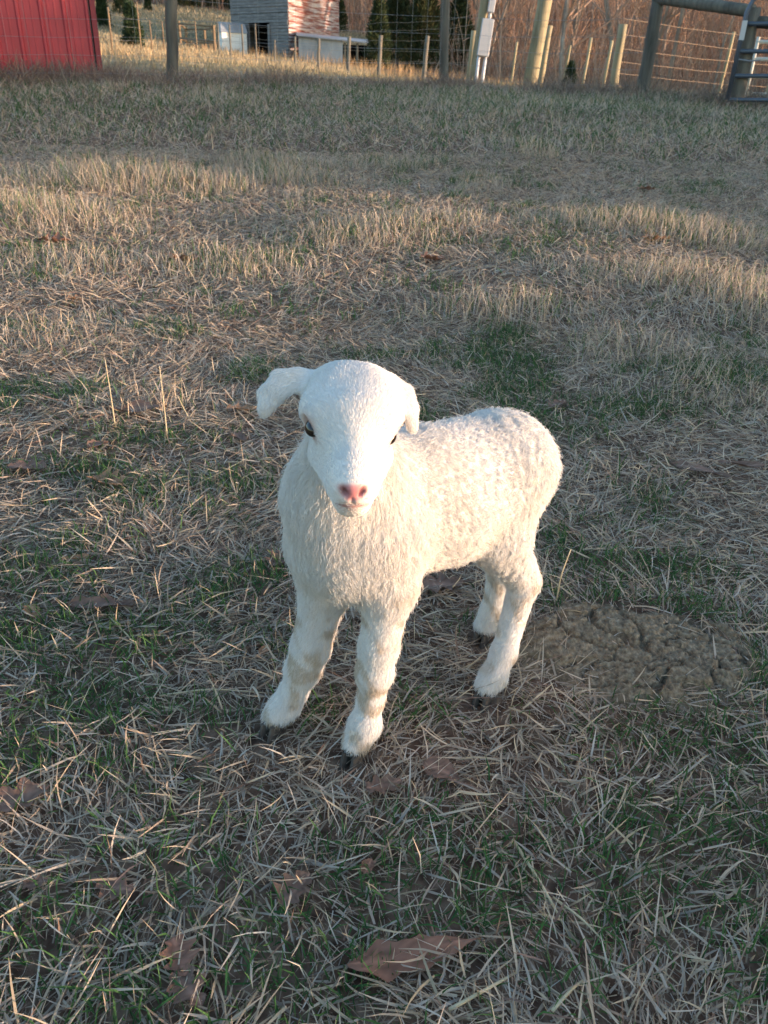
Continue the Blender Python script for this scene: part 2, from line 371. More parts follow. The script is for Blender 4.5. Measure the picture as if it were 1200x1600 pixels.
def surface_nets(D, lo, h):
    ins = D < 0; c = [(i, j, k) for i in (0, 1) for j in (0, 1) for k in (0, 1)]
    n0, n1, n2 = D.shape; cnt = np.zeros((n0 - 1, n1 - 1, n2 - 1), np.int8)
    for i, j, k in c: cnt += ins[i:n0 - 1 + i, j:n1 - 1 + j, k:n2 - 1 + k]
    act = (cnt > 0) & (cnt < 8); idx = np.argwhere(act); vid = np.full(act.shape, -1, np.int64); vid[act] = np.arange(len(idx))
    vals = np.stack([D[idx[:, 0] + i, idx[:, 1] + j, idx[:, 2] + k] for i, j, k in c], 1)
    acc = np.zeros((len(idx), 3)); m = np.zeros(len(idx)); ca = np.array(c, float)
    for a in range(8):
        for b in range(a + 1, 8):
            if np.abs(ca[a] - ca[b]).sum() == 1:
                s = (vals[:, a] < 0) != (vals[:, b] < 0); t = np.where(s, vals[:, a] / (vals[:, a] - vals[:, b] + 1e-20), 0)
                acc += np.where(s[:, None], ca[a] + t[:, None] * (ca[b] - ca[a]), 0); m += s
    V = lo + h * (idx + acc / m[:, None]); Q = []
    for ax in range(3):
        o = [a for a in range(3) if a != ax]
        s0 = [slice(1, -1)] * 3; s0[ax] = slice(0, -1); s1 = list(s0); s1[ax] = slice(1, None)
        A0 = ins[tuple(s0)]; A1 = ins[tuple(s1)]; e = np.argwhere(A0 != A1); flip = A1[tuple(e.T)]
        off = np.ones(3, int); off[ax] = 0; e = e + off
        u = np.zeros(3, int); v = np.zeros(3, int); u[o[0]] = 1; v[o[1]] = 1
        g = lambda q: vid[q[:, 0], q[:, 1], q[:, 2]]
        quad = np.stack([g(e - u - v), g(e - v), g(e), g(e - u)], 1)
        if ax == 1: flip = ~flip
        quad[flip] = quad[flip][:, ::-1]; Q.append(quad)
    return V, np.concatenate(Q)
LV, LQ = surface_nets(D, lo, h)
for _ in range(2):       # light smoothing
    acc = np.zeros_like(LV); cn = np.zeros(len(LV))
    for a in range(4):
        for b in (1, 3):
            np.add.at(acc, LQ[:, a], LV[LQ[:, (a + b) % 4]]); np.add.at(cn, LQ[:, a], 1)
    LV = LV * .5 + .5 * acc / cn[:, None]
def vnormals(V, Q):
    fn = np.cross(V[Q[:, 2]] - V[Q[:, 0]], V[Q[:, 3]] - V[Q[:, 1]]); N = np.zeros_like(V)
    for a in range(4): np.add.at(N, Q[:, a], fn)
    return N / (np.linalg.norm(N, axis=1)[:, None] + 1e-12), fn
LN, LF = vnormals(LV, LQ)
if ((LV - LV.mean(0)) * LN).sum() < 0: LQ = LQ[:, ::-1].copy(); LN, LF = vnormals(LV, LQ)
GR = ['torso', 'neck', 'chest', 'thigh', 'leg', 'foot', 'head', 'face', 'muzzle', 'ear', 'eye', 'nose']
def regions(X):
    wts = np.zeros((len(X), len(GR))); fl = np.zeros((len(X), 3)); ln = np.zeros(len(X)); tot = np.zeros(len(X))
    for p in PR:
        if p.get('sub'): continue
        wv = np.exp(-np.maximum(sd_prim(p, X), -.004) / .005); wts[:, GR.index(p['g'])] += wv; tot += wv
        fl += wv[:, None] * norm(p['flow']); ln += wv * p['len']
    return wts / tot[:, None], fl / tot[:, None], ln / tot
rw, _, _ = regions(LV)
wool = rw[:, 0] + .8 * rw[:, 3] + .5 * rw[:, 1]
def n3(X, s, o=0): return (vnoise(X[:, 0] * s + X[:, 2] * s * .7, X[:, 1] * s - X[:, 2] * s * .6, o) + vnoise(X[:, 2] * s + 5, X[:, 0] * s * .8 - X[:, 1] * s * .5, o + 1)) / 2
def ripple(X):
    q = X @ A; v = X[:, 2]
    return np.sin(2 * math.pi * (q + .026 * (n3(X, 42, 2) - .5) * 2 + .006 * np.sin(v * 170 + 6 * n3(X, 25, 4))) / .017) * sstep(.3, .6, n3(X, 30, 5)) * 1.3
LV = LV + LN * (wool * .0008 * ripple(LV))[:, None]
LN, LF = vnormals(LV, LQ)
# skin colours
hl = (LV - nose); hx = hl @ HR; hy = hl @ HF; hu = hl @ HU
skin = np.tile(np.array([.66, .60, .55]), (len(LV), 1))
def mixc(mask, c):
    global skin
    skin = skin * (1 - mask[:, None]) + np.asarray(c) * mask[:, None]
def pxy(X):
    r = X - CAM; zc = r @ Fw; return 600 + FPX * (r @ RT) / zc, 800 - FPX * (r @ UP) / zc
hp, hq = pxy(LV); onhead = (LV[:, 1] < .575)
tw_ = np.clip((hq - 757) / 28, 0, 1); nm = np.exp(-((hp - 552) / (27 - 17 * tw_ ** 1.3)) ** 6 - ((hq - 770) / 14) ** 6) * onhead; mixc(nm, (.46, .17, .17))
dm = sum(np.exp(-np.linalg.norm(LV - (q + HF * -.002), axis=1) ** 2 / .0042 ** 2) for q in NOST); mixc(np.clip(dm * 1.2, 0, 1) * onhead * .85, (.13, .05, .05))
mixc(np.exp(-((hp - 551) / 24) ** 4 - ((hq - 792) / 6) ** 2) * onhead * .7, (.55, .30, .29))
ml = np.exp(-((hq - (791 - .006 * (hp - 551) ** 2)) / 1.9) ** 2) * (np.abs(hp - 551) < 27) + np.exp(-((hp - 551) / 1.6) ** 2) * ((hq > 781) & (hq < 791))
mixc(np.clip(ml, 0, 1) * onhead * .8, (.26, .11, .11))
tear = sum(np.exp(-(((hp - ex) * .75 + (hq - ey) * -.0) / 7) ** 4 - ((hq - ey - (hp - ex) * sl) / 3.5) ** 2) for ex, ey, sl in ((495, 687, 1.0), (606, 694, -1.2))) * (LV[:, 1] < .63); mixc(np.clip(tear, 0, 1) * .65, (.42, .28, .26))
em = sum(np.exp(-(np.linalg.norm(LV - e, axis=1) / .0130) ** 8) for e in EYE); mixc(np.clip(em, 0, 1) * .9, (.34, .20, .18))
mixc(sstep(.020, .014, LV[:, 2]), (.07, .055, .045))
lamb_mesh = np_mesh('lamb', LV, LQ, np.clip(skin, 0, 1))
m_skin = attr_mat('lamb_skin', .55, .35, 0); lamb = link('lamb', lamb_mesh, m_skin, smooth=True)
tag(lamb, 'white newborn lamb standing on the grass with drooping ears and pink nose', 'lamb')
# eyes
m_eye = mat('eye_dark', (.012, .008, .006), .08, .6); m_lid = mat('eyelid', (.34, .20, .18), .5, .3)
for e, sgn in zip(EYE, (-1, 1)):
    me = bpy.data.meshes.new('eye'); import bmesh
    bm = bmesh.new(); bmesh.ops.create_uvsphere(bm, u_segments=24, v_segments=16, radius=1.0)
    ec = e - HR * sgn * .0030
    M = Matrix([[*(HF * .0092), ], [*(HR * .0078)], [*(HU * .0072)]]).transposed()
    for v in bm.verts: v.co = M @ v.co + Vector(ec)
    bm.to_mesh(me); bm.free(); link('eye', me, m_eye, lamb, True)
HOOF = []
# hooves: two claws per foot
m_hoof = noisy('hoof_horn', [(.05, .04, .034), (.12, .095, .075)], 60, rough=.6)
for (hxp, hyp, Yh, wpx) in ((553, 1170, .632, 19), (426, 1128, .672, 18), (757, 1080, .735, 16), (755, 985, .858, 14)):
    c = W(hxp, hyp, Yh) + np.array([0, .002, 0]); s_ = wpx * scale_at(c) * .9; fwd = norm(np.array([-.45, -.9, 0])); sd_ = np.cross(fwd, Z)
    hoof = MB(); c = c + fwd * .0065; HOOF.append(c)
    for q in (-1, 1):
        o = np.array([c[0], c[1], 0]) + sd_ * q * s_ * .52
        gz = hz(o[0], o[1])
        prof = [(-1.0, -.35, .45), (-.2, -.5, .5), (.7, -.42, .42), (1.25, -.15, .15)]
        bot = [o + fwd * a * s_ + sd_ * b_ * s_ * .9 for a, b_, _ in prof] + [o + fwd * a * s_ + sd_ * c_ * s_ * .9 for a, _, c_ in prof[::-1]]
        top = [p_ + (o - p_) * .28 - fwd * s_ * .35 + Z * s_ * 1.25 for p_ in bot]
        nb = len(bot); v = [p_ + Z * (gz - .004) for p_ in bot] + [p_ + Z * gz for p_ in top]
        hoof.add(v, [tuple(range(nb - 1, -1, -1)), tuple(range(nb, 2 * nb))] + [(i, (i + 1) % nb, nb + (i + 1) % nb, nb + i) for i in range(nb)])
    hoof.build('hoof', m_hoof, lamb)
# fleece: hair grown from the skin
NH = 170000
tri = np.concatenate([LQ[:, [0, 1, 2]], LQ[:, [0, 2, 3]]])
ar = np.linalg.norm(np.cross(LV[tri[:, 1]] - LV[tri[:, 0]], LV[tri[:, 2]] - LV[tri[:, 0]]), axis=1)
dens = np.ones(len(LV)); dens += 1.6 * (rw[:, 6] + rw[:, 7] + rw[:, 9]) + .8 * (rw[:, 4] + rw[:, 5])
dens *= (.03 + .97 * sstep(.010, .021, LV[:, 2])) * np.clip(1 - nm * 1.5, 0, 1) * np.clip(1 - em * 1.4, 0, 1) * np.clip(1 - tear * .7, 0, 1) * np.clip(1 - ml * onhead * .9, 0, 1)
pr = ar * dens[tri].mean(1); fi = rng.choice(len(tri), NH, p=pr / pr.sum())
u = rng.random((NH, 2)); fl_ = u.sum(1) > 1; u[fl_] = 1 - u[fl_]; bw = np.stack([1 - u.sum(1), u[:, 0], u[:, 1]], 1)
HP = (LV[tri[fi]] * bw[:, :, None]).sum(1); HN = (LN[tri[fi]] * bw[:, :, None]).sum(1); HN /= np.linalg.norm(HN, axis=1)[:, None]
hw_, hfl, hln = regions(HP)
headw = hw_[:, 6] + hw_[:, 7] + hw_[:, 8]
# on the head the hair parts along the midline
mid = (HP - nose) @ HR
hfl = hfl + headw[:, None] * (np.sign(mid) * np.clip(np.abs(mid) / .02, 0, 1))[:, None] * HR * .55
hfl += (rng.normal(0, 1, (NH, 3)) * .22) + .5 * np.stack([n3(HP, 40, i) - .5 for i in (0, 2, 4)], 1) * (1 - headw)[:, None] * 1.4
T = hfl - HN * (hfl * HN).sum(1)[:, None]; T /= np.linalg.norm(T, axis=1)[:, None] + 1e-9
B = np.cross(HN, T)
Lh = hln * rng.uniform(.65, 1.25, NH) * (.75 + .5 * n3(HP, 50, 6))
Lh *= np.where(headw + hw_[:, 9] > .5, .75, .9)
woolw = np.clip(hw_[:, 0] + hw_[:, 3] * .8 + hw_[:, 1] * .7 + hw_[:, 2] * .6, 0, 1)
stray = rng.random(NH) < .07 * (1 - .8 * np.clip(headw + hw_[:, 9], 0, 1)); Lh = np.where(stray, Lh * 1.25, Lh)
lift = .42 + stray * .45 - .20 * np.clip(headw + hw_[:, 9], 0, 1) + .05 * (hw_[:, 1] + hw_[:, 2])
NP = 6; ph = 6.28 * (HP @ A) / .016 + 5 * n3(HP, 35, 1)
pts = np.zeros((NH, NP, 3), np.float32)
cl = np.floor((HP + .004 * np.stack([n3(HP, 90, i) for i in (1, 3, 5)], 1)) / np.where(woolw > .5, .0095, .006)[:, None]); key = (cl[:, 0] * 73856093 + cl[:, 1] * 19349663 + cl[:, 2] * 83492791).astype(np.int64)
_, inv = np.unique(key, return_inverse=True); cc_ = np.zeros((inv.max() + 1, 3)); cn_ = np.zeros(inv.max() + 1); np.add.at(cc_, inv, HP); np.add.at(cn_, inv, 1); cc_ = (cc_ / cn_[:, None])[inv]
for i in range(NP):
    t = i / (NP - 1); s_ = t * Lh
    up = np.sin(lift) * s_ * (1 - .55 * t)
    p = HP + T * (s_ * np.cos(lift))[:, None] + HN * up[:, None]
    p += B * (woolw * .0024 * t * np.sin(ph + 7 * t))[:, None] + HN * (woolw * .0008 * t * np.sin(ph * 1.3 + 8 * t))[:, None]
    p += (cc_ - HP) * (t * .55 * np.clip(woolw + .1, 0, 1) * ~stray)[:, None]
    pts[:, i] = p
below = pts[:, :, 2] < .002; pts[:, :, 2] = np.where(below, .002 + .001 * rng.random(below.shape), pts[:, :, 2])
hc = bpy.data.hair_curves.new('fleece'); hc.add_curves([NP] * NH)
hc.attributes['position'].data.foreach_set('vector', pts.reshape(-1))
ra = hc.attributes.get('radius') or hc.attributes.new('radius', 'FLOAT', 'POINT')
rr = (.00013 + .00005 * woolw)[:, None] * np.array([1, 1, .95, .85, .65, .3])[None]
ra.data.foreach_set('value', rr.astype(np.float32).ravel())
white = np.array([.74, .72, .70]); cream = np.array([.72, .675, .625]); tan = np.array([.50, .40, .29])
hcx = white + (cream - white) * np.clip(woolw * .7 * n3(HP, 25, 3) + .25 * hw_[:, 2], 0, 1)[:, None]
legm = (hw_[:, 4] + hw_[:, 5]) * sstep(.54, .70, n3(HP, 75, 5)) * .75 + hw_[:, 5] * sstep(.022, .006, HP[:, 2]) * .8
hcx = hcx + (tan - hcx) * np.clip(legm, 0, 1)[:, None]
pxh, pyh = pxy(HP); nearnose = (HP[:, 1] < .58)
hcx = hcx + (np.array([.42, .22, .2]) - hcx) * (np.exp(-((pxh - 552) / 27) ** 4 - ((pyh - 772) / 15) ** 4) * nearnose * .5)[:, None]
eh = sum(np.exp(-(np.linalg.norm(HP - e, axis=1) / .0145) ** 4) for e in EYE); hcx = hcx + (np.array([.5, .36, .33]) - hcx) * np.clip(eh * .7, 0, 1)[:, None]
lockv = rng.random(inv.max() + 1)[inv]; hcx *= (rng.uniform(.93, 1.03, NH) * (1 - .09 * lockv * np.clip(woolw + .2, 0, 1)))[:, None]
ca_ = hc.attributes.new('Col', 'FLOAT_COLOR', 'CURVE'); c4 = np.ones((NH, 4), np.float32); c4[:, :3] = np.clip(hcx, 0, .9); ca_.data.foreach_set('color', c4.ravel())
m_fur = attr_mat('lamb_fleece', .75, .15, .25)
fleece = link('fleece', hc, m_fur, lamb)
# ------------------------------------------------------------------ grass
def wedge(y0, y1, dens, k=.56, mgn=.30):
    a = k * (y1 ** 2 - y0 ** 2) + 2 * mgn * (y1 - y0); N = int(a * dens)
    u = rng.random(N); ya = k * y0 ** 2 + 2 * mgn * y0
    y = (-2 * mgn + np.sqrt(4 * mgn ** 2 + 4 * k * (ya + u * a))) / (2 * k)
    return (rng.random(N) * 2 - 1) * (k * y + mgn), y
GREEN = [(60, 900, .10, .05), (335, 930, .06, .05), (110, 860, .06, .04), (395, 905, .06, .05), (1085, 1165, .14, .05), (1020, 895, .16, .045), (890, 875, .045, .03),
         (1080, 960, .10, .05), (760, 1360, .07, .07), (960, 1400, .08, .05), (130, 1110, .08, .05), (50, 1180, .07, .06), (275, 1350, .07, .05), (60, 1480, .07, .06),
         (430, 1500, .06, .06), (640, 1110, .04, .03), (500, 1120, .05, .03), (210, 1560, .06, .05), (1160, 1280, .07, .06), (1190, 1060, .06, .06), (130, 740, .10, .05),
         (360, 760, .10, .05), (230, 690, .12, .05), (1000, 1290, .07, .04), (350, 1130, .07, .03), (740, 1440, .05, .05), (1000, 640, .16, .08), (1150, 590, .2, .1), (420, 1010, .05, .03), (1180, 1500, .06, .06)]
TUFT = [(200, 290, .75, .30, .13), (60, 345, .55, .3, .10), (450, 290, .38, .18, .12), (330, 300, .3, .2, .10), (600, 365, .45, .18, .07), (790, 495, .32, .2, .075), (1000, 355, .6, .25, .08),
        (1060, 445, .42, .22, .085), (1180, 480, .3, .3, .09), (960, 350, .4, .2, .07), (1100, 380, .4, .2, .08), (700, 350, .3, .15, .07), (250, 640, .16, .09, .055), (340, 420, .45, .25, .06), (1120, 620, .25, .16, .07),
        (1000, 560, .28, .16, .07), (120, 420, .4, .2, .06), (560, 380, .35, .2, .07), (200, 840, .1, .08, .03), (820, 700, .12, .1, .03), (60, 530, .3, .2, .045), (950, 760, .15, .1, .04)]
GREENW = [(*G(p, q)[:2], a, b) for p, q, a, b in GREEN]; TUFTW = [(*G(p, q)[:2], a, b, h_) for p, q, a, b, h_ in TUFT]
DUNG = G(985, 1015)
def greenness(x, y):
    g = np.zeros_like(x)
    for cx, cy, a, b in GREENW: g = np.maximum(g, np.exp(-((x - cx) / a) ** 2 - ((y - cy) / b) ** 2))
    nz_ = vnoise(x * 6 + 3, y * 6 + 7, 4) * .6 + vnoise(x * 17, y * 17, 5) * .4
    return np.clip(np.maximum(np.maximum(g * (.45 + nz_), .75 * nz_ * sstep(4.5, 7, y) * sstep(11.5, 9.5, y)), sstep(.56, .8, nz_ * .75 + .25 * vnoise(x * .8, y * .8, 6)) * .8), 0, 1)
def tuftness(x, y):
    g = np.zeros_like(x); hh = np.zeros_like(x)
    for cx, cy, a, b, h_ in TUFTW:
        e = np.exp(-((x - cx) / a) ** 2 - ((y - cy) / b) ** 2); hh = np.maximum(hh, e * h_); g = np.maximum(g, e)
    far = sstep(2.5, 6, y); nz_ = vnoise(x * 2.2, y * 2.2, 7); e = sstep(.66, .9, nz_) * far
    return np.maximum(g, e), np.maximum(hh, e * .07)
def dungmask(x, y): return np.exp(-(((x - DUNG[0]) / .15) ** 2 + ((y - DUNG[1]) / .09) ** 2) ** 2)
STRAW = np.array([[.51, .405, .300], [.475, .385, .31], [.55, .425, .29], [.38, .285, .215], [.49, .425, .36], [.26, .165, .125]])
def straw_col(n, far=None):
    c = STRAW[rng.choice(len(STRAW), n, p=[.28, .22, .14, .16, .12, .08])] * rng.uniform(.65, 1.2, n)[:, None]; return c
def green_col(n):
    a = np.array([.024, .080, .026]); b = np.array([.062, .140, .042]); t = rng.random(n)[:, None]
    return (a + (b - a) * t) * rng.uniform(.7, 1.2, n)[:, None]
def layer(y0, y1, dens, kind, Lr, wr, seg, zoff=(0, .01)):
    x, y = wedge(y0, y1, dens); g = greenness(x, y); tf_, th_ = tuftness(x, y); dm_ = dungmask(x, y)
    r = rng.random(len(x))
    if kind == 'flat': keep = (r < 1.0 - .72 * g) & (rng.random(len(x)) > dm_ * (.93 if Lr[1] > .03 else .75))
    elif kind == 'green': keep = (r < g ** 1.05) & (dm_ < .3)
    elif kind == 'sgreen': keep = (r < .10 + .25 * g) & (dm_ < .3)
    elif kind == 'tuft': keep = (r < tf_ ** 1.2)
    else: keep = rng.random(len(x)) > dm_
    for hc_ in HOOF:
        keep &= ~((np.hypot((x - hc_[0]) / .026, (y - hc_[1] + .008) / .028) < 1) & ((Lr[1] > .02) | (kind != 'flat')))
    x, y, g, tf_, th_ = x[keep], y[keep], g[keep], tf_[keep], th_[keep]; N = len(x)
    z = height(x, y) + rng.uniform(*zoff, N); L = rng.uniform(*Lr, N) * (.6 + .8 * rng.random(N)); wd = rng.uniform(*wr, N)
    phi = rng.uniform(0, 2 * math.pi, N)
    # lying straw tends to lie in swirls
    swirl = 6.28 * 1.5 * vnoise(x * 3.5, y * 3.5, 0)
    tip = None
    if kind == 'flat':
        phi = np.where(rng.random(N) < .45, swirl + rng.normal(0, .5, N), phi)
        th0 = np.radians(rng.normal(74, 11, N)); bend = rng.normal(.18, .2, N); col = straw_col(N); curl = rng.normal(0, .35, N)
    elif kind == 'stand':
        th0 = np.radians(np.abs(rng.normal(42, 18, N))); bend = rng.normal(.5, .4, N); col = straw_col(N) * 1.08; curl = rng.normal(0, .5, N)
    elif kind in ('green', 'sgreen'):
        th0 = np.radians(np.abs(rng.normal(34, 18, N))); bend = rng.normal(.55, .4, N); col = green_col(N); curl = rng.normal(0, .4, N)
        dry = rng.random(N) < .12; col[dry] = straw_col(dry.sum()); tip = col * np.array([1.25, 1.15, 1.0])
    else:
        L = (th_ + .015) * rng.uniform(.55, 1.35, N) ; th0 = np.radians(np.abs(rng.normal(20, 16, N))); bend = rng.normal(.5, .35, N); curl = rng.normal(0, .4, N)
        col = straw_col(N) * 1.05; gsel = rng.random(N) < .22; col[gsel] = green_col(gsel.sum()) * np.array([1.3, 1.15, 1.0])
        tip = col * 1.1
    # far off every blade drawn is broader, for the many it stands among
    root = np.stack([x, y, z], 1)
    return blades(root, L, th0, bend, phi, wd, col, seg, curl, None, tip)
m_grass = attr_mat('dry_grass', .65, .25, .28)
near = join([layer(.12, 1.3, 9000, 'flat', (.016, .045), (.0012, .0028), 3, (.0, .010)), layer(.12, 1.3, 14000, 'flat', (.006, .018), (.0012, .0026), 1, (.0, .006)),
             layer(.12, 2.3, 12000, 'flat', (.020, .052), (.0012, .0031), 3, (.0, .012)),
             layer(.12, 2.3, 18000, 'flat', (.008, .024), (.0012, .0026), 1, (.0, .007)),
             layer(.12, 2.3, 500, 'stand', (.025, .05), (.0010, .0020), 3),
             layer(.12, 2.3, 36000, 'green', (.014, .030), (.0012, .0024), 2),
             layer(.12, 2.3, 4000, 'sgreen', (.010, .024), (.0012, .0022), 2),
             layer(.9, 2.3, 4500, 'tuft', (.03, .06), (.0012, .0024), 3)])
midl = join([layer(2.3, 5.5, 6600, 'flat', (.025, .065), (.0018, .0038), 2, (0, .015)),
             layer(2.3, 5.5, 450, 'stand', (.03, .06), (.0016, .003), 3),
             layer(2.3, 5.5, 6000, 'green', (.025, .05), (.002, .0036), 2),
             layer(2.3, 5.5, 1800, 'sgreen', (.02, .045), (.002, .0034), 2),
             layer(2.3, 5.5, 5000, 'tuft', (.04, .08), (.0018, .0034), 2)])
farl = join([layer(5.5, 12.5, 900, 'flat', (.05, .12), (.004, .008), 1, (0, .02)),
             layer(5.5, 12.5, 450, 'stand', (.05, .10), (.003, .006), 2),
             layer(5.5, 12.5, 1500, 'green', (.04, .09), (.004, .007), 2),
             layer(5.5, 12.5, 500, 'sgreen', (.04, .08), (.004, .007), 2),
             layer(5.5, 12.5, 1300, 'tuft', (.05, .1), (.003, .006), 2)])
# thinner sward on either side of the view and behind it
def side_sward():
    N = 60000; a_ = rng.uniform(0, 6.283, N); r_ = .3 + 8.5 * rng.random(N) ** .9; x = r_ * np.sin(a_); y = r_ * np.cos(a_)
    k = ~((y > .1) & (np.abs(x) < .56 * y + .28)); x, y = x[k], y[k]; N = len(x); g = greenness(x, y); gs = rng.random(N) < .15 + .5 * g
    col = straw_col(N); col[gs] = green_col(gs.sum()); r_ = np.hypot(x, y)
    return blades(np.stack([x, y, height(x, y)], 1), rng.uniform(.03, .08, N) * (1 + r_ * .12), np.radians(np.where(gs, rng.normal(35, 15, N), rng.normal(68, 14, N))), rng.normal(.3, .3, N), rng.uniform(0, 6.28, N), (.0022 + .0012 * r_) * rng.uniform(.7, 1.3, N), col, 1, rng.normal(0, .4, N))
def grass_obj(name, data, label):
    V, Q, C = data; o = link(name, np_mesh(name, V, Q, C), m_grass); tag(o, label, 'grass', kind='stuff'); return o
grass_obj('grass', near, 'dead straw and short green blades matted round the lamb')
grass_obj('grass', midl, 'clumps of dry pale grass in the middle of the pasture')
grass_obj('grass', farl, 'longer grey green grass towards the fence')
grass_obj('grass', side_sward(), 'thin dry grass on either side of the open pasture')
# rough growth along the fence, and the sunlit pasture beyond
def rough():
    parts = []
    N = 40000; x = rng.uniform(-8, 8.5, N); yb = np.interp(x, [-8, -3.4, -2.4, .6, 2.9, 3.7, 8], [9.6, 9.7, 9.4, 11.3, 10.5, 9.6, 9.0]); y = yb + rng.normal(-.1, .45, N)
    m_ = vnoise(x * 1.6, y * 1.6, 3); k = rng.random(N) < .25 + m_; x, y, m_ = x[k], y[k], m_[k]; N = len(x)
    c = np.array([[.22, .155, .12], [.29, .21, .155], [.17, .12, .10], [.34, .27, .19]])[rng.integers(0, 4, N)] * rng.uniform(.7, 1.2, N)[:, None]
    parts.append(blades(np.stack([x, y, height(x, y)], 1), rng.uniform(.08, .30, N) * (.35 + 1.1 * m_), np.radians(np.abs(rng.normal(45, 25, N))), rng.normal(.8, .5, N), rng.uniform(0, 6.28, N), rng.uniform(.004, .008, N), c, 3, rng.normal(0, .8, N)))
    N = 38000; y = 12 + 68 * rng.random(N) ** 1.6; x = (rng.random(N) * 2 - 1) * (.62 * y + 2); k = y < woods_edge(x) + 3; x, y = x[k], y[k]; N = len(x)
    cl_ = vnoise(x * .7, y * .7, 5); c = np.array([[.40, .32, .19], [.34, .26, .15], [.30, .25, .16], [.22, .20, .10]])[rng.integers(0, 4, N)] * rng.uniform(.7, 1.15, N)[:, None]
    parts.append(blades(np.stack([x, y, height(x, y)], 1), rng.uniform(.04, .13, N) * (.4 + cl_) * (1 + y / 60), np.radians(np.abs(rng.normal(30, 18, N))), rng.normal(.5, .4, N), rng.uniform(0, 6.28, N), .0006 * y * rng.uniform(.7, 1.3, N), c, 2))
    N = 34000; y = rng.uniform(26, 80, N); x = -y * rng.uniform(.0, .52, N) - 1; k = y < woods_edge(x) + 2; x, y = x[k], y[k]; N = len(x)
    c = np.array([[.46, .36, .22], [.40, .30, .18], [.36, .30, .19]])[rng.integers(0, 3, N)] * rng.uniform(.75, 1.15, N)[:, None]
    parts.append(blades(np.stack([x, y, height(x, y)], 1), rng.uniform(.12, .30, N), np.radians(np.abs(rng.normal(25, 15, N))), rng.normal(.5, .4, N), rng.uniform(0, 6.28, N), .0009 * y * rng.uniform(.7, 1.3, N), c, 2))
    # tall broom sedge by the barn, cedars and far fence
    for px_, Y_, n_, sp_, L_ in ((390, 50, 250, 1.2, 1.0), (430, 49, 200, .8, .9), (640, 40, 500, 3.2, 1.0), (585, 42, 300, 2.2, .9), (700, 30, 333, 2.2, .7), (760, 26, 300, 1.6, .6), (880, 22, 266, 2.2, .5), (1050, 20, 400, 2.5, .45), (170, 22, 233, 1.5, .6), (200, 30, 233, 2.5, .7), (340, 45, 300, 1.5, .8)):
        c0 = W(px_, 130, Y_); x = c0[0] + rng.normal(0, sp_, n_); y = Y_ + rng.normal(0, sp_ * .6, n_)
        c = np.array([.42, .27, .14]) * rng.uniform(.6, 1.2, n_)[:, None]
        parts.append(blades(np.stack([x, y, height(x, y)], 1), rng.uniform(.4, .9, n_) * L_ * .8, np.radians(np.abs(rng.normal(12, 8, n_))), rng.normal(.3, .2, n_), rng.uniform(0, 6.28, n_), .0005 * Y_ * rng.uniform(.7, 1.3, n_), c, 2))
    return join(parts)
grass_obj('pasture_grass', rough(), 'brown rough growth along the fence and sunlit pasture beyond it')
# ------------------------------------------------------------------ buildings
m_red = noisy('red_painted_steel', [(.26, .024, .032), (.40, .040, .052), (.46, .062, .07), (.55, .32, .31)], 1.6, (1, 1, .5), .45, 9, stops=[.2, .45, .64, .74], spec=.4)
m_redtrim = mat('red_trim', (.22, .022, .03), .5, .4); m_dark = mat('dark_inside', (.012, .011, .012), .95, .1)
m_grey_wood = noisy('weathered_grey_boards', [(.06, .058, .062), (.16, .155, .16), (.32, .31, .31)], 4, (.6, .6, 14), .9, 8, stops=[.28, .5, .72])
m_red_wood = noisy('flaking_red_boards', [(.17, .045, .035), (.24, .12, .10), (.42, .36, .34), (.50, .46, .44)], 2.2, (.5, .5, 5), .9, 9, stops=[.36, .46, .56, .7])
m_tin = noisy('galvanised_tin', [(.17, .18, .20), (.27, .29, .32), (.36, .37, .39)], 1.3, (1, 1, .4), .5, 8, metallic=.25)
m_rusty_tin = noisy('old_tin_roof', [(.22, .23, .25), (.32, .32, .33), (.22, .15, .12)], 1.2, rough=.5, stops=[.3, .55, .75])
m_white = noisy('weathered_white_panel', [(.62, .60, .57), (.74, .73, .71)], 2, rough=.6)
m_post = noisy('weathered_post', [(.055, .052, .045), (.12, .11, .092), (.19, .175, .14)], 9, (1, 1, .12), .92, 8, bump=.6, bscale=.02)
m_post_light = noisy('treated_post', [(.16, .13, .08), (.28, .235, .145), (.36, .30, .19)], 9, (1, 1, .1), .9, 8, bump=.5, bscale=.02)
m_wire = mat('galvanised_wire', (.30, .29, .28), .45, .5, .6); m_rust_wire = mat('rusty_wire', (.30, .22, .15), .6, .4, .3)
m_gate = mat('grey_gate_paint', (.085, .10, .13), .45, .5, .3); m_gate2 = mat('pale_gate_paint', (.50, .47, .40), .5, .5)
m_box = mat('grey_meter_enclosure', (.42, .43, .45), .45, .4); m_pvc = mat('pvc_conduit', (.50, .50, .52), .45, .4)
m_brown_wood = noisy('brown_rails', [(.12, .085, .055), (.22, .155, .095)], 6, (1, 1, .2), .9)

def plane_axes(p0, p1):
    d = norm(np.array([p1[0] - p0[0], p1[1] - p0[1], 0])); return d, Z, np.cross(d, Z)   # along, up, outward (towards camera when p0 is left)
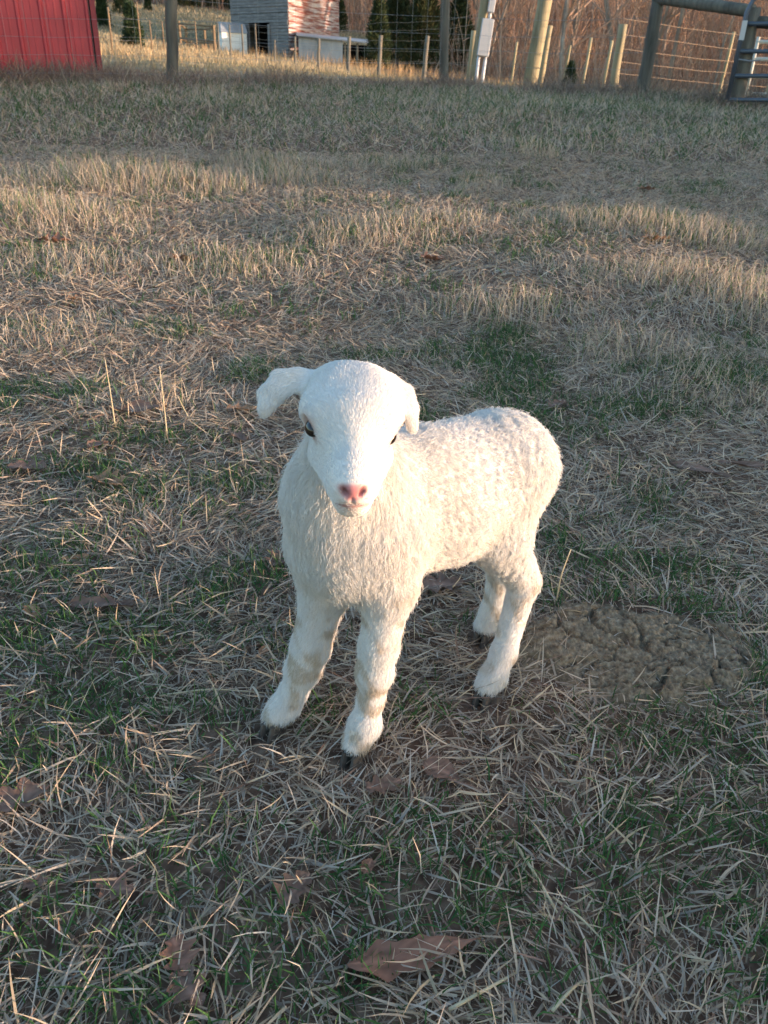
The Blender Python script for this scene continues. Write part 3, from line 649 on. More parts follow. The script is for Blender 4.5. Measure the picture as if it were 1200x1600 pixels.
# red steel shed on the left
c1 = W(157, 128, 10.0); dirv = norm(np.array([-.93, -.38, 0])); outv = np.array([dirv[1], -dirv[0], 0]); outv = outv if outv[1] < 0 else -outv
gz0 = hz(c1[0], c1[1]); c1 = np.array([c1[0], c1[1], gz0])
shed = empty('red_shed', c1); tag(shed, 'red ribbed steel shed with scuffed paint at the pasture edge', 'shed')
SW, SD, SH = 5.6, 4.2, 2.7; pw = .235
box_ = MB().box(c1 + dirv * SW / 2 - outv * (SD / 2 + .03) + Z * (SH / 2 - .15), (SW - .02, SD - .06, SH + .25), (dirv, outv, Z)); box_.build('wall_core', m_dark, shed)
def ribbed_panel(origin, along, out, wd, z0, z1):
    prof = [(0, 0), (.012, .024), (.034, .024), (.048, .004), (.105, .004), (.112, .009), (.124, .009), (.131, .004), (wd * .74, .004), (wd * .76, .009), (wd * .81, .009), (wd * .83, .004), (wd, .003)]
    v = []; nn = len(prof)
    for z_ in (z0, z1): v += [origin + along * a + out * (b + .004) + Z * z_ for a, b in prof]
    for z_ in (z0, z1): v += [origin + along * a + out * (b - .001) + Z * z_ for a, b in prof]
    f = [(i, i + 1, nn + i + 1, nn + i) for i in range(nn - 1)] + [(2 * nn + i + 1, 2 * nn + i, 3 * nn + i, 3 * nn + i + 1) for i in range(nn - 1)]
    f += [(0, nn, 3 * nn, 2 * nn), (nn - 1, 3 * nn - 1, 4 * nn - 1, 2 * nn - 1)]
    return MB().add(v, f)
for i in range(int(SW / pw)):
    o = c1 + dirv * (i * pw + .03); ribbed_panel(o + Z * random.uniform(-.012, .012), dirv, outv, pw, -.12, SH).build('wall_panel', m_red, shed)
sdir = -outv; sout = -dirv
for i in range(int(SD / pw)):
    ribbed_panel(c1 + sdir * (i * pw + .03), sdir, sout, pw, -.12, SH).build('side_panel', m_red, shed)
MB().box(c1 + Z * (SH / 2 - .06) + outv * .012 + sout * .012, (.055, .055, SH + .12), (dirv, outv, Z)).build('corner_trim', m_redtrim, shed)
rf = MB(); e0 = c1 + sout * .25 + outv * .3 + Z * SH; e1 = c1 + dirv * (SW + .25) + outv * .3 + Z * SH; k0 = e0 + sdir * (SD + .6) + Z * .9; k1 = e1 + sdir * (SD + .6) + Z * .9
rf.hexa([e0, e1, k1, k0, e0 + Z * .04, e1 + Z * .04, k1 + Z * .04, k0 + Z * .04]); rf.build('roof', m_tin, shed)

# weathered barn beyond the far fence
K = W(452, 100, 52.0); K[2] = hz(K[0], K[1])
al = math.radians(35); dl = np.array([-math.cos(al), math.sin(al), 0]); dr = np.array([math.sin(al), math.cos(al), 0]); ol, orr = -dr, -dl
BL, EAVE = 4.55, 4.35
barn = empty('weathered_barn', K); tag(barn, 'old weathered barn with grey boards, a flaking red side and a dark doorway', 'barn')
zb = -.7
def clap(origin, along, out, L, z0, z1, bh=.155, hole=None, gable=None, name='siding', m=m_grey_wood):
    mb = MB(); z_ = z0; 
    while z_ < z1:
        a0, a1 = random.uniform(-.03, .02), L + random.uniform(-.03, .03)
        if gable and z_ > EAVE: t = (z_ - EAVE) / gable; a0 = max(a0, L * .5 * t); a1 = min(a1, L - L * .5 * t)
        segs = [(a0, a1)]
        if hole and hole[2] - bh * .5 < z_ < hole[3]: segs = [(a0, hole[0]), (hole[1], a1)]
        for s0, s1 in segs:
            if s1 - s0 < .05: continue
            w0, w1 = random.uniform(-.02, .02), random.uniform(-.02, .02); b0 = .03 + random.uniform(0, .015)
            lo0 = origin + along * s0 + Z * (z_ + w0); lo1 = origin + along * s1 + Z * (z_ + w1)
            top = Z * (bh + .01)
            mb.hexa([lo0, lo1, lo1 + out * (b0 + .03), lo0 + out * (b0 + .03), lo0 + top, lo1 + top, lo1 + top + out * b0 * .6, lo0 + top + out * b0 * .6])
        z_ += bh
    o = mb.build(name, m, barn); tag(o, kind='stuff'); return o
RG = 2.0
clap(K, dl, ol, BL, zb, EAVE + RG - .1, hole=(1.45, 3.15, -1, 1.95), gable=RG, name='front_siding')
clap(K, dr, orr, BL, zb, EAVE, name='side_siding', m=m_red_wood)
clap(K + dl * BL, dr, -orr, BL, zb, EAVE, name='far_side_siding'); clap(K + dr * BL, dl, -ol, BL, zb, EAVE + RG - .1, gable=RG, name='rear_siding')
inn = .35
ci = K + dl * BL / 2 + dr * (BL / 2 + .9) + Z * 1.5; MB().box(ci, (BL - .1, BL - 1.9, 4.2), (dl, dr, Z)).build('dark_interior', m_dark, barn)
for s_ in (-1, 1):
    a = K + dl * (BL / 2) + Z * (EAVE + RG + .08); ev = K + dl * (BL / 2 + s_ * (BL / 2 + .45)) + Z * (EAVE - .38 + .08)
    q = [a - dr * .4, ev - dr * .4, ev + dr * (BL + .4), a + dr * (BL + .4)]
    MB().hexa([*q, *[p_ + Z * .06 for p_ in q]]).build('roof', m_rusty_tin, barn)
for s_, nm_ in ((1.45, 'door_post'), (3.15, 'door_post')):
    MB().box(K + dl * s_ + ol * .06 + Z * .75, (.16, .12, 2.5), (dl, ol, Z)).build(nm_, m_grey_wood, barn)
# white panel leaning in front of the barn
wp = K + dl * 3.55 + ol * .95; wp[2] = hz(wp[0], wp[1]) - .05
HA = norm(np.array([-.9, -.44, 0])); HO = np.array([.44, -.9, 0]); HO = norm(HO)
wpan = empty('white_panel', wp); tag(wpan, 'white hutch shaped box standing before the grey barn wall', 'hutch')
MB().box(wp + Z * .75, (1.5, .7, 1.5), (HA, HO, Z)).build('body', m_white, wpan)
tp = wp + Z * 1.5; ax_ = HA; o2 = HO
MB().hexa([tp - ax_ * .8 + o2 * .42, tp + ax_ * .8 + o2 * .42, tp + ax_ * .8 - o2 * .42, tp - ax_ * .8 - o2 * .42, tp - ax_ * .72 + o2 * .1 + Z * .5, tp + ax_ * .72 + o2 * .1 + Z * .5, tp + ax_ * .72 - o2 * .42 + Z * .56, tp - ax_ * .72 - o2 * .42 + Z * .56]).build('lid', m_tin, wpan)
# lean to
Lp = W(467, 104, 50.5); Lp[2] = hz(Lp[0], Lp[1]); ldir = norm(np.array([1, .12, 0])); lout = np.array([ldir[1], -ldir[0], 0])
lean = empty('lean_to_shed', Lp); tag(lean, 'low tin lean to with an open end built against the barn', 'shed')
for i in range(4): 
    a = Lp + ldir * (i * .62); MB().box(a + ldir * .31 + Z * .5 + lout * random.uniform(0, .03), (.61, .03, 1.75 - .05 * i), (ldir, lout, Z)).build('tin_sheet', m_tin, lean)
for t_ in (2.6, 3.3, 3.95): MB().tube([Lp + ldir * t_ - Z * .4, Lp + ldir * t_ + Z * 1.15], .07, 7).build('post', m_post, lean)
MB().box(Lp + ldir * 3.4 - lout * 1.6 + Z * .3, (2.0, .05, 1.7), (ldir, lout, Z)).build('rear_wall', m_dark, lean)
MB().box(Lp + ldir * 4.0 - lout * .8 + Z * .3, (.05, 1.7, 1.6), (ldir, lout, Z)).build('end_wall', m_grey_wood, lean)
r0_, r1_ = Lp - ldir * .1 + lout * .25 + Z * 1.36, Lp + ldir * 4.1 + lout * .25 + Z * 1.14
bk = -lout * 2.3 + Z * .28; MB().hexa([r0_, r1_, r1_ + bk, r0_ + bk, *[p_ + Z * .05 for p_ in (r0_, r1_, r1_ + bk, r0_ + bk)]]).build('roof', m_rusty_tin, lean)
# wooden pen
pen = empty('wooden_pen', G(310, 92)); tag(pen, 'small brown wooden rail pen beside the white hutch', 'pen')
pp = [W(283, 80, 44.5), W(337, 94, 43), W(322, 86, 47), W(292, 76, 48)]
for p_ in pp: p_[2] = hz(p_[0], p_[1]); MB().tube([p_ - Z * .3, p_ + Z * 1.15], .07, 6).build('post', m_brown_wood, pen)
for a, b in ((0, 1), (1, 2), (0, 3), (3, 2)):
    for hgt in (1.05, .45): MB().tube([pp[a] + Z * hgt, pp[b] + Z * (hgt + .05)], .045, 5).build('rail', m_brown_wood, pen)

# ------------------------------------------------------------------ fences
def post_mb(base, top, r, n=10, taper=.94):
    base = np.asarray(base); top = np.asarray(top); k = 7
    pts = [base + (top - base) * t + np.array([random.uniform(-.006, .006), random.uniform(-.006, .006), 0]) * (0 < t < 1) for t in np.linspace(0, 1, k)]
    return MB().tube(pts, [r * (1 - (1 - taper) * t) * random.uniform(.96, 1.04) for t in np.linspace(0, 1, k)], n, wob=.03)
def gp(px, py, Y): p_ = W(px, py, Y); p_[2] = hz(p_[0], p_[1]); return p_
f1 = empty('near_fence', gp(695, 140, 11.5)); tag(f1, 'woven wire fence on stout dark wooden posts at the pasture end', 'fence')
near_posts = [((-260, 9.0), (-290, 9.0), .065, 1.6), ((268, 9.2), (266, 9.2), .062, 1.6), ((695, 11.5), (696, 11.5), .062, 1.6), ((1004, 10.4), (1030, 10.4), .075, 1.28)]
npz = []
for (bx, Y_), (tx, _), r_, hh in near_posts:
    b_ = gp(bx, 140, Y_); sc_ = scale_at(b_); t_ = W(tx, {-260: -60, 268: -50, 695: -45, 1004: -8}[bx], Y_); post_mb(b_ - Z * .3, t_, r_).build('post', m_post, f1, True); npz.append((b_, t_))
# brace and gate post
b_ = gp(1150, 168, 9.4); t_ = W(1177, 12, 9.4); post_mb(b_ - Z * .3, t_, .082).build('gate_post', m_post, f1, True); npz.append((b_, t_))
post_mb(npz[3][1] - Z * .03 + np.array([-.02, 0, 0]), t_ - Z * .03, .062).build('brace_rail', m_post, f1, True)
post_mb(t_ - Z * .12 + np.array([.04, 0, 0]), t_ + np.array([1.7, -.5, -.24]), .055).build('brace_rail', m_post, f1, True)
def sag(a, b, s=.02, k=7): return [a + (b - a) * t - Z * s * 4 * t * (1 - t) + np.array([0, 0, random.uniform(-.008, .008)]) for t in np.linspace(0, 1, k)]
def wires(posts, hs, r, m, parent, name='wire'):
    for (a, ta), (b, tb) in zip(posts[:-1], posts[1:]):
        for hgt in hs:
            pa = a + (ta - a) * (hgt / max(.3, ta[2] - a[2])); pb = b + (tb - b) * (hgt / max(.3, tb[2] - b[2]))
            MB().tube(sag(pa, pb), r, 4).build(name, m, parent)
wires(npz[:4], (.12, .28, .44, .60, .78, .98, 1.18), .0016, m_wire, f1)
for (a, ta), (b, tb) in zip(npz[:3], npz[1:4]):
    for t in np.linspace(.03, .97, 16):
        p_ = a + (b - a) * t; MB().tube([p_ + Z * .1, p_ + Z * .97], .0012, 3).build('stay_wire', m_wire, f1)
# far fence running up to the barn
f2 = empty('far_fence', gp(592, 122, 23.5)); tag(f2, 'wire fence on slim posts crossing the sunlit pasture before the barn', 'fence')
fps = [(343, 88, 38, 1.25, .036, 0), (361, 90, 37, 1.25, .036, 0), (380, 92, 36, 1.3, .036, 0), (401, 95, 34.5, 1.35, .036, 0), (429, 105, 32, 1.35, .036, 0), (461, 108, 30, 1.35, .036, 0), (498, 108, 28, 1.35, .045, 0), (543, 115, 25.5, 1.35, .055, .02),
       (591, 122, 23.5, 1.35, .055, .03), (660, 127, 21.5, 1.35, .055, .06), (731, 134, 18.5, 1.35, .06, .07), (840, 140, 16.2, 1.30, .055, .14), (957, 142, 15, 1.30, .075, .12)]
fz = []
FT = {429: 62, 461: 57, 498: 60, 543: 57, 591: 55, 660: 56, 731: 48, 840: 40, 957: 38}
for px_, py_, Y_, hh, r_, ln_ in fps:
    b_ = gp(px_, py_, Y_); t_ = W(px_ + ln_ * 140, FT[px_], Y_) if px_ in FT else b_ + np.array([ln_, 0, hh]); post_mb(b_ - Z * .3, t_, r_, 8).build('post', m_post_light if Y_ < 19 else m_post, f2, True); fz.append((b_, t_))
wires(fz, (.2, .42, .64, .86, 1.08, 1.25), .003, m_rust_wire, f2)
e_ = gp(1195, 150, 17); fe = [fz[-1], (e_, e_ + np.array([.1, 0, 1.2]))]; post_mb(e_ - Z * .3, e_ + np.array([.12, 0, 1.15]), .05, 8).build('post', m_post_light, f2, True)
wires(fe, (.12, .3, .48, .66, .86, 1.08), .0045, m_rust_wire, f2)
# posts of a third fence down by the wood
f3 = empty('woodside_fence', gp(905, 150, 31)); tag(f3, 'thin fence posts at the edge of the brown wood', 'fence')
f3p = []
for px_, Y_, hh in ((795, 33, 1.35), (876, 31, 1.35), (906, 29, 1.5), (938, 28, 1.4), (1120, 27, 1.9)):
    b_ = gp(px_, 150, Y_); t_ = b_ + np.array([.12, 0, hh + .35]); post_mb(b_ - Z * .3, t_, .05, 6).build('post', m_post_light, f3, True); f3p.append((b_, t_))
wires(f3p, (.5, 1.0, 1.4), .003, m_rust_wire, f3)
# fence posts up on the left pasture
f4 = empty('left_fence', gp(230, 80, 36)); tag(f4, 'slim fence posts near the dark cedars beside the red shed', 'fence')
f4p = []
for px_, Y_, hh in ((176, 27, 1.2), (221, 33, 1.6), (238, 34, 1.1), (257, 35, 1.1), (276, 36, 1.1), (308, 40, 1.2)):
    b_ = gp(px_, 80, Y_); t_ = b_ + Z * hh; post_mb(b_ - Z * .3, t_, .03, 6).build('post', m_brown_wood, f4, True); f4p.append((b_, t_))
wires(f4p, (.4, .8, 1.05), .003, m_wire, f4)

# gate
gt = empty('tube_gate', gp(1140, 165, 9.3)); tag(gt, 'grey tubular steel gate with rounded corner beside the gate post', 'gate')
ga = gp(1134, 168, 9.3); gd = norm(np.array([1, -.10, .02])); gw, gh = 3.0, 1.02
loop = [ga + Z * .08 + np.array([0, 0, 0])]; loop += [ga + Z * (gh - .16) + np.array([.01, 0, 0]), ga + Z * (gh - .05) + gd * .05, ga + Z * gh + gd * .16, ga + Z * gh + gd * (gw - .16), ga + Z * (gh - .05) + gd * (gw - .05), ga + Z * (gh - .16) + gd * gw, ga + Z * .08 + gd * gw]
MB().tube(loop, .024, 8).build('frame_tube', m_gate, gt, True)
for hh in (.08, .30, .52, .76): MB().tube([ga + Z * hh, ga + Z * hh + gd * gw], .020, 8).build('rail', m_gate, gt, True)
for t in (.42, 1.0, 2.0): MB().box(ga + gd * t + Z * .55 - np.array([0, .018, 0]), (.035, .012, .95), (gd, np.cross(Z, gd), Z)).build('upright', m_gate, gt)
MB().box(ga + Z * .70 + np.array([0, -.03, 0]), (.05, .012, .17)).build('latch_plate', m_box, gt)
MB().tube([ga + Z * .45, ga + Z * .43 + gd * .12 + np.array([0, -.05, 0]), ga + Z * .44 + gd * .24], .008, 5).build('chain', m_wire, gt)
g2 = empty('pale_gate', gp(1180, 150, 14)); tag(g2, 'pale sunlit pipe gate behind the grey gate', 'gate')
ga = gp(1163, 150, 13.5); gd = norm(np.array([1, -.02, 0]))
for hh in (.10, .33, .56, .78): MB().tube([ga + Z * hh, ga + Z * hh + gd * 2.6], .026, 8).build('rail', m_gate2, g2, True)
for t in (.02, 1.3, 2.58): MB().tube([ga + Z * .05 + gd * t, ga + Z * .84 + gd * t], .026, 8).build('upright', m_gate2, g2, True)

# utility pole, meter pole
up_ = gp(822, 140, 15.5); tpz = up_ + np.array([.75, .3, 7.5]); pole = empty('utility_pole', up_); tag(pole, 'thick round wooden utility pole leaning a little beyond the fence', 'pole')
post_mb(up_ - Z * .5, tpz, .128, 16, .8).build('shaft', m_post_light, pole, True)
bnd = up_ + (tpz - up_) * (1.42 / 7.5); MB().tube([bnd - Z * .03, bnd + Z * .03 + np.array([.006, 0, 0])], .130, 16).build('band', m_white, pole, True)
mp_ = gp(735, 134, 17.0); mt_ = mp_ + np.array([.40, .1, 4.2]); mpole = empty('meter_pole', mp_); tag(mpole, 'slim service pole carrying a grey electric meter box', 'pole')
post_mb(mp_ - Z * .4, mt_, .085, 10, .8).build('shaft', m_post_light, mpole, True)
md = norm(mt_ - mp_)
def mbox(a0, a1, wd, dp, off, name):
    c_ = mp_ + md * ((a0 + a1) / 2) + np.array([off, -.10, 0]); o_ = MB().box(c_, (wd, dp, a1 - a0), (norm(np.cross(np.array([0, 1., 0]), md)), np.array([0, 1., 0]), md)).build(name, m_box, mpole)
    bv = o_.modifiers.new('bevel', 'BEVEL'); bv.width = .012; bv.segments = 2; return o_
mbox(.50, 1.10, .22, .16, .13, 'meter_box'); mbox(1.20, 1.62, .12, .12, .15, 'upper_box')
MB().tube([mp_ + md * 1.08 + np.array([.15, -.1, 0]), mp_ + md * 1.22 + np.array([.15, -.1, 0])], .03, 8).build('conduit', m_pvc, mpole, True)
MB().tube([mp_ + md * 1.6 + np.array([.15, -.1, 0]), mp_ + md * 2.0 + np.array([.12, -.1, 0]), mp_ + md * 4.0 + np.array([.1, -.1, 0])], .025, 8).build('conduit', m_pvc, mpole, True)
for o_, b__ in ((.08, .02), (.19, .0)): MB().tube([mp_ + np.array([o_, -.1, -.2]), mp_ + md * .55 + np.array([o_ - b__, -.1, 0])], .032, 8).build('conduit', m_pvc, mpole, True)

# ------------------------------------------------------------------ trees
m_bark = noisy('grey_brown_bark', [(.10, .08, .065), (.24, .19, .15), (.42, .36, .29)], 1.5, (1, 1, .3), .95, 6)
m_twig = noisy('bare_twigs', [(.24, .145, .10), (.40, .26, .18)], .5, rough=.95)
def bare_tree(seed, Ht, r):
    R_ = random.Random(seed); tr = MB(); cr = MB()
    def branch(p, d, L, rad, depth, mb):
        k = 4 if depth < 2 else 3; pts = [p]; dd = d
        for i in range(k):
            dd = norm(dd + np.array([R_.gauss(0, .13), R_.gauss(0, .13), .05 if depth else .0])); pts.append(pts[-1] + dd * L / k)
        mb.tube(pts, np.linspace(rad, rad * (.45 if depth else .3), len(pts)), (7, 5, 4, 3, 3)[depth], cap=False)
        if depth >= 4: return
        nb = (17, 6, 5, 4)[depth]
        for i in range(nb):
            t = R_.uniform(.12 if depth == 0 else .25, 1.0); j = min(int(t * k), k - 1); q = pts[j] + (pts[j + 1] - pts[j]) * (t * k - j)
            a = R_.uniform(0, 6.283); sp = R_.uniform(.5, 1.1); side = norm(np.cross(dd, np.array([math.cos(a), math.sin(a), .3]))); nd = norm(dd * .75 + side * sp + Z * .15)
            Lc = L * R_.uniform(.28, .5) * (1.15 - .5 * t) if depth == 0 else L * R_.uniform(.35, .65)
            branch(q, nd, Lc, rad * (.42 if depth == 0 else .5) * (1 - .55 * t), depth + 1, cr)
    branch(np.zeros(3) - Z * .3, norm(np.array([R_.gauss(0, .05), R_.gauss(0, .05), 1])), Ht, r, 0, tr)
    return tr.mesh('trunk'), cr.mesh('crown')
protos = [bare_tree(s, h_, r_) for s, h_, r_ in ((1, 11, .13), (2, 13, .17), (3, 9, .10), (4, 12, .15))]
for a, b in protos: a.materials.append(m_bark); b.materials.append(m_twig)
def place(name, meshes, loc, rz, sc_, label, cat, group):
    e = empty(name, loc, rz); e.scale = (sc_, sc_, sc_); tag(e, label, cat, group)
    for nm_, me in zip(('trunk', 'crown'), meshes):
        o = bpy.data.objects.new(nm_, me); COL.objects.link(o); o.parent = e
    return e
R2 = random.Random(11); cnt = 0; spots = []
while cnt < 120:
    Y_ = R2.uniform(40, 105); x_ = R2.uniform(-.68, .68) * Y_
    if Y_ < float(woods_edge(x_)) + 1: continue
    if any((x_ - a) ** 2 + (Y_ - b) ** 2 < 3.0 for a, b in spots): continue
    spots.append((x_, Y_)); cnt += 1
    place('bare_tree', protos[R2.randrange(4)], (x_, Y_, hz(x_, Y_)), R2.uniform(0, 6.28), R2.uniform(.75, 1.25), 'bare leafless tree in the brown wood behind the fences', 'tree', 'bare trees in the wood')
# evergreen cedars
m_cedar = attr_mat('cedar_foliage', .8, .15, .15)
def cedar_mesh(seed, Ht, Rb, ncl, warm=0.0):
    g_ = np.random.default_rng(seed); parts = []
    t = g_.random(ncl) ** .8; ang = g_.uniform(0, 6.283, ncl); prof = (1 - t) ** .75 * (.75 + .25 * np.sin(ang * 3 + t * 9)) * Rb + .05
    rad = prof * np.sqrt(g_.uniform(.25, 1, ncl)); z_ = .06 * Ht + t * Ht * .94
    c = np.stack([rad * np.cos(ang), rad * np.sin(ang), z_], 1); per = 7; root = np.repeat(c, per, 0) + g_.normal(0, .09, (ncl * per, 3)); N = len(root)
    col = np.array([.030, .050, .024]) * g_.uniform(.6, 1.5, ncl)[:, None]; col = col + (np.array([.12, .085, .03]) - col) * (warm * g_.random(ncl))[:, None]; col = np.repeat(col, per, 0) * g_.uniform(.8, 1.2, N)[:, None]
    V, Q, C = blades(root, g_.uniform(.12, .34, N), np.radians(g_.normal(50, 22, N)), g_.normal(.2, .3, N), np.repeat(ang, per) + g_.normal(0, .7, N), g_.uniform(.05, .10, N), col, 2)
    me = np_mesh('crown', V, Q, C); me.materials.append(m_cedar)
    tr = MB().tube([(0, 0, -.3), (0, 0, Ht * .5), (0, 0, Ht * .97)], [.10, .06, .015], 7).mesh('trunk'); tr.materials.append(m_bark)
    return tr, me
ced = [cedar_mesh(5, 4.2, 1.25, 1000, .25), cedar_mesh(6, 5.5, 1.9, 1800, .55), cedar_mesh(8, 3.0, 1.05, 800)]
CH = (4.2, 5.5, 3.0)
for px_, py_, hpx, pi_, lb in ((163, 44, 44, 2, 'small dark cedar with a pale patch nearest the red shed'), (210, 76, 58, 2, 'round dark cedar standing in the left pasture'), (190, 24, 48, 0, 'dark cedar with its top out of sight behind the round one'), (232, 18, 26, 0, 'pale grey green cedar at the top of the left pasture'),
                        (590, 112, 92, 0, 'deep green cedar just right of the lean to'), (657, 118, 135, 1, 'broad cedar with bronze sunlit top behind the meter pole'), (620, 108, 120, 1, 'tall dark cedar behind the bronze topped one'), (712, 122, 110, 0, 'dark cedar in the shade behind the dark fence post'),
                        (528, 52, 60, 0, 'dark cedar at the wood edge beyond the barn roof'), (330, 14, 40, 1, 'olive cedar at the wood edge left of the barn'), (305, 13, 40, 0, 'dark green cedar in the row above the left pasture'), (352, 16, 40, 2, 'low dark cedar touching the grey barn in the view'), (285, 12, 40, 1, 'golden lit cedar in the row above the left pasture'), (888, 142, 38, 2, 'tiny rusty cedar bush by the woodside fence posts')):
    p_ = G(px_, py_); sc_ = hpx * scale_at(p_) / CH[pi_]
    place('cedar_tree', ced[pi_], p_, R2.uniform(0, 6), sc_, lb, 'tree', 'cedar trees')
# unseen cedars added on the right to shade the fence end of the pasture
for i_, (x_, y_, s_) in enumerate([(12.2, 1.9, .42), (11.9, 2.7, .52), (12.0, 3.6, .62), (12.4, 4.9, .8), (11.8, 6.1, .72), (12.5, 7.3, .85), (12.1, 8.6, .78), (12.6, 9.9, .88), (12.2, 11.2, .7)]):
    place('cedar_tree', ced[i_ % 2], (x_, y_, hz(x_, y_)), i_ * 1.3, s_, 'unseen cedar added right of the gate to shade the pasture end', 'tree', 'cedars added to shade the pasture')
for i_, (x_, y_, s_) in enumerate([(38 + (q % 3) * .9, 36.5 + q * 1.55, 1.35 + .18 * ((q * 7) % 4) / 3) for q in range(12)]):  # second row out of view, added to keep sun off the lower wood
    place('cedar_tree', ced[i_ % 2], (x_, y_, hz(x_, y_)), i_ * 1.7, s_, 'unseen cedar added far right to shade the foot of the wood', 'tree', 'cedars added to shade the wood')
# thicket of saplings and brush through the wood, one brown mass
N = 34000; y = rng.uniform(38, 112, N); x = (rng.random(N) * 2 - 1) * .72 * y; k = y > woods_edge(x) + rng.exponential(1.5, N); x, y = x[k], y[k]; N = len(x)
c = np.array([[.36, .20, .135], [.44, .27, .18], [.22, .14, .105], [.36, .27, .20]])[rng.integers(0, 4, N)] * rng.uniform(.6, 1.25, N)[:, None]
d1 = blades(np.stack([x, y, height(x, y)], 1), rng.uniform(.6, 3.6, N) * np.where(rng.random(N) < .2, 1.8, 1), np.radians(np.abs(rng.normal(14, 14, N))), rng.normal(.3, .4, N), rng.uniform(0, 6.28, N), .0009 * y * rng.uniform(.4, 1.2, N), c, 3, rng.normal(0, .6, N))
M_ = N; rz_ = d1[0].reshape(N, 4, 2, 3)[:, 1:3].mean((1, 2)); sel = rng.integers(0, N, 45000)
d2 = blades(rz_[sel] + rng.normal(0, .3, (len(sel), 3)), rng.uniform(.3, 1.2, len(sel)), np.radians(rng.normal(55, 20, len(sel))), rng.normal(-.3, .4, len(sel)), rng.uniform(0, 6.28, len(sel)), .0006 * y[sel] * rng.uniform(.4, 1.1, len(sel)), c[sel] * 1.1, 2)
V, Q, C_ = join([d1, d2]); th = link('thicket', np_mesh('thicket', V, Q, C_), attr_mat('brush', .9, .1, .1)); tag(th, 'brown leafless brush filling the wood', 'brush', kind='stuff')
# ------------------------------------------------------------------ small things on the ground
m_leaf = attr_mat('dead_leaf', .7, .25, .12)
def dead_leaf(px, py, Lpx, ang, kind, tint, label, curl=.25, tilt=0.0, seed=0):
    R_ = np.random.default_rng(seed + int(px) * 7 + int(py)); c = G(px, py); sc_ = scale_at(c); L = Lpx * sc_
    nu, nv = 16, 6; t = np.linspace(0, 1, nu + 1)
    if kind == 'oak': wd = .30 * np.sin(np.pi * t ** .8) ** .7 * (1 + .38 * np.sin(t * 21 + R_.uniform(0, 3)))
    elif kind == 'long': wd = .15 * np.sin(np.pi * t) ** .6 * (1 + .15 * np.sin(t * 15))
    elif kind == 'lobed': wd = np.interp(t, [0, .12, .25, .36, .48, .62, .75, 1], [.02, .10, .20, .11, .13, .10, .07, 0.004])
    else: wd = .34 * np.sin(np.pi * t ** .75) ** .8 * (1 + .08 * np.sin(t * 30))
    wd = np.maximum(wd * (1 + R_.uniform(-.18, .18, nu + 1)), .006); V = []; Cc = []
    wv = R_.uniform(0, 6); asym = R_.uniform(.75, 1.25)
    for i in range(nu + 1):
        for j in range(-nv // 2, nv // 2 + 1):
            v = j / (nv / 2); w_ = wd[i] * (asym if v > 0 else 1)
            z_ = curl * (abs(v) ** 1.6) * w_ * 1.1 + .03 * math.sin(t[i] * 7 + wv + v * 1.5) + curl * .35 * (t[i] - .5) ** 2
            V.append(((t[i] - .5) * L, v * w_ * L, z_ * L))
            cc = np.array(tint) * (1.55 if j == 0 else (1.15 if (i + abs(j)) % 4 == 0 else .95)) * R_.uniform(.72, 1.2); Cc.append(cc)
    V = np.array(V); m_ = nv + 1; a = math.radians(ang); ca, sa = math.cos(a), math.sin(a)
    ct, st = math.cos(tilt), math.sin(tilt); V = np.stack([V[:, 0], V[:, 1] * ct - V[:, 2] * st, V[:, 1] * st + V[:, 2] * ct], 1)
    X = c[0] + V[:, 0] * ca - V[:, 1] * sa; Y_ = c[1] + V[:, 0] * sa + V[:, 1] * ca; Zz = V[:, 2]; Zz = Zz - np.percentile(Zz, 15) + hz(c[0], c[1]) + .013
    Q = [(i * m_ + j, i * m_ + j + 1, (i + 1) * m_ + j + 1, (i + 1) * m_ + j) for i in range(nu) for j in range(nv)]
    o = link('dead_leaf', np_mesh('dead_leaf', np.stack([X, Y_, Zz], 1), np.array(Q), np.array(Cc)), m_leaf, smooth=True); tag(o, label, 'leaf', 'dead leaves on the pasture')
P1, P2, P3 = (.235, .115, .078), (.175, .105, .078), (.30, .165, .095)
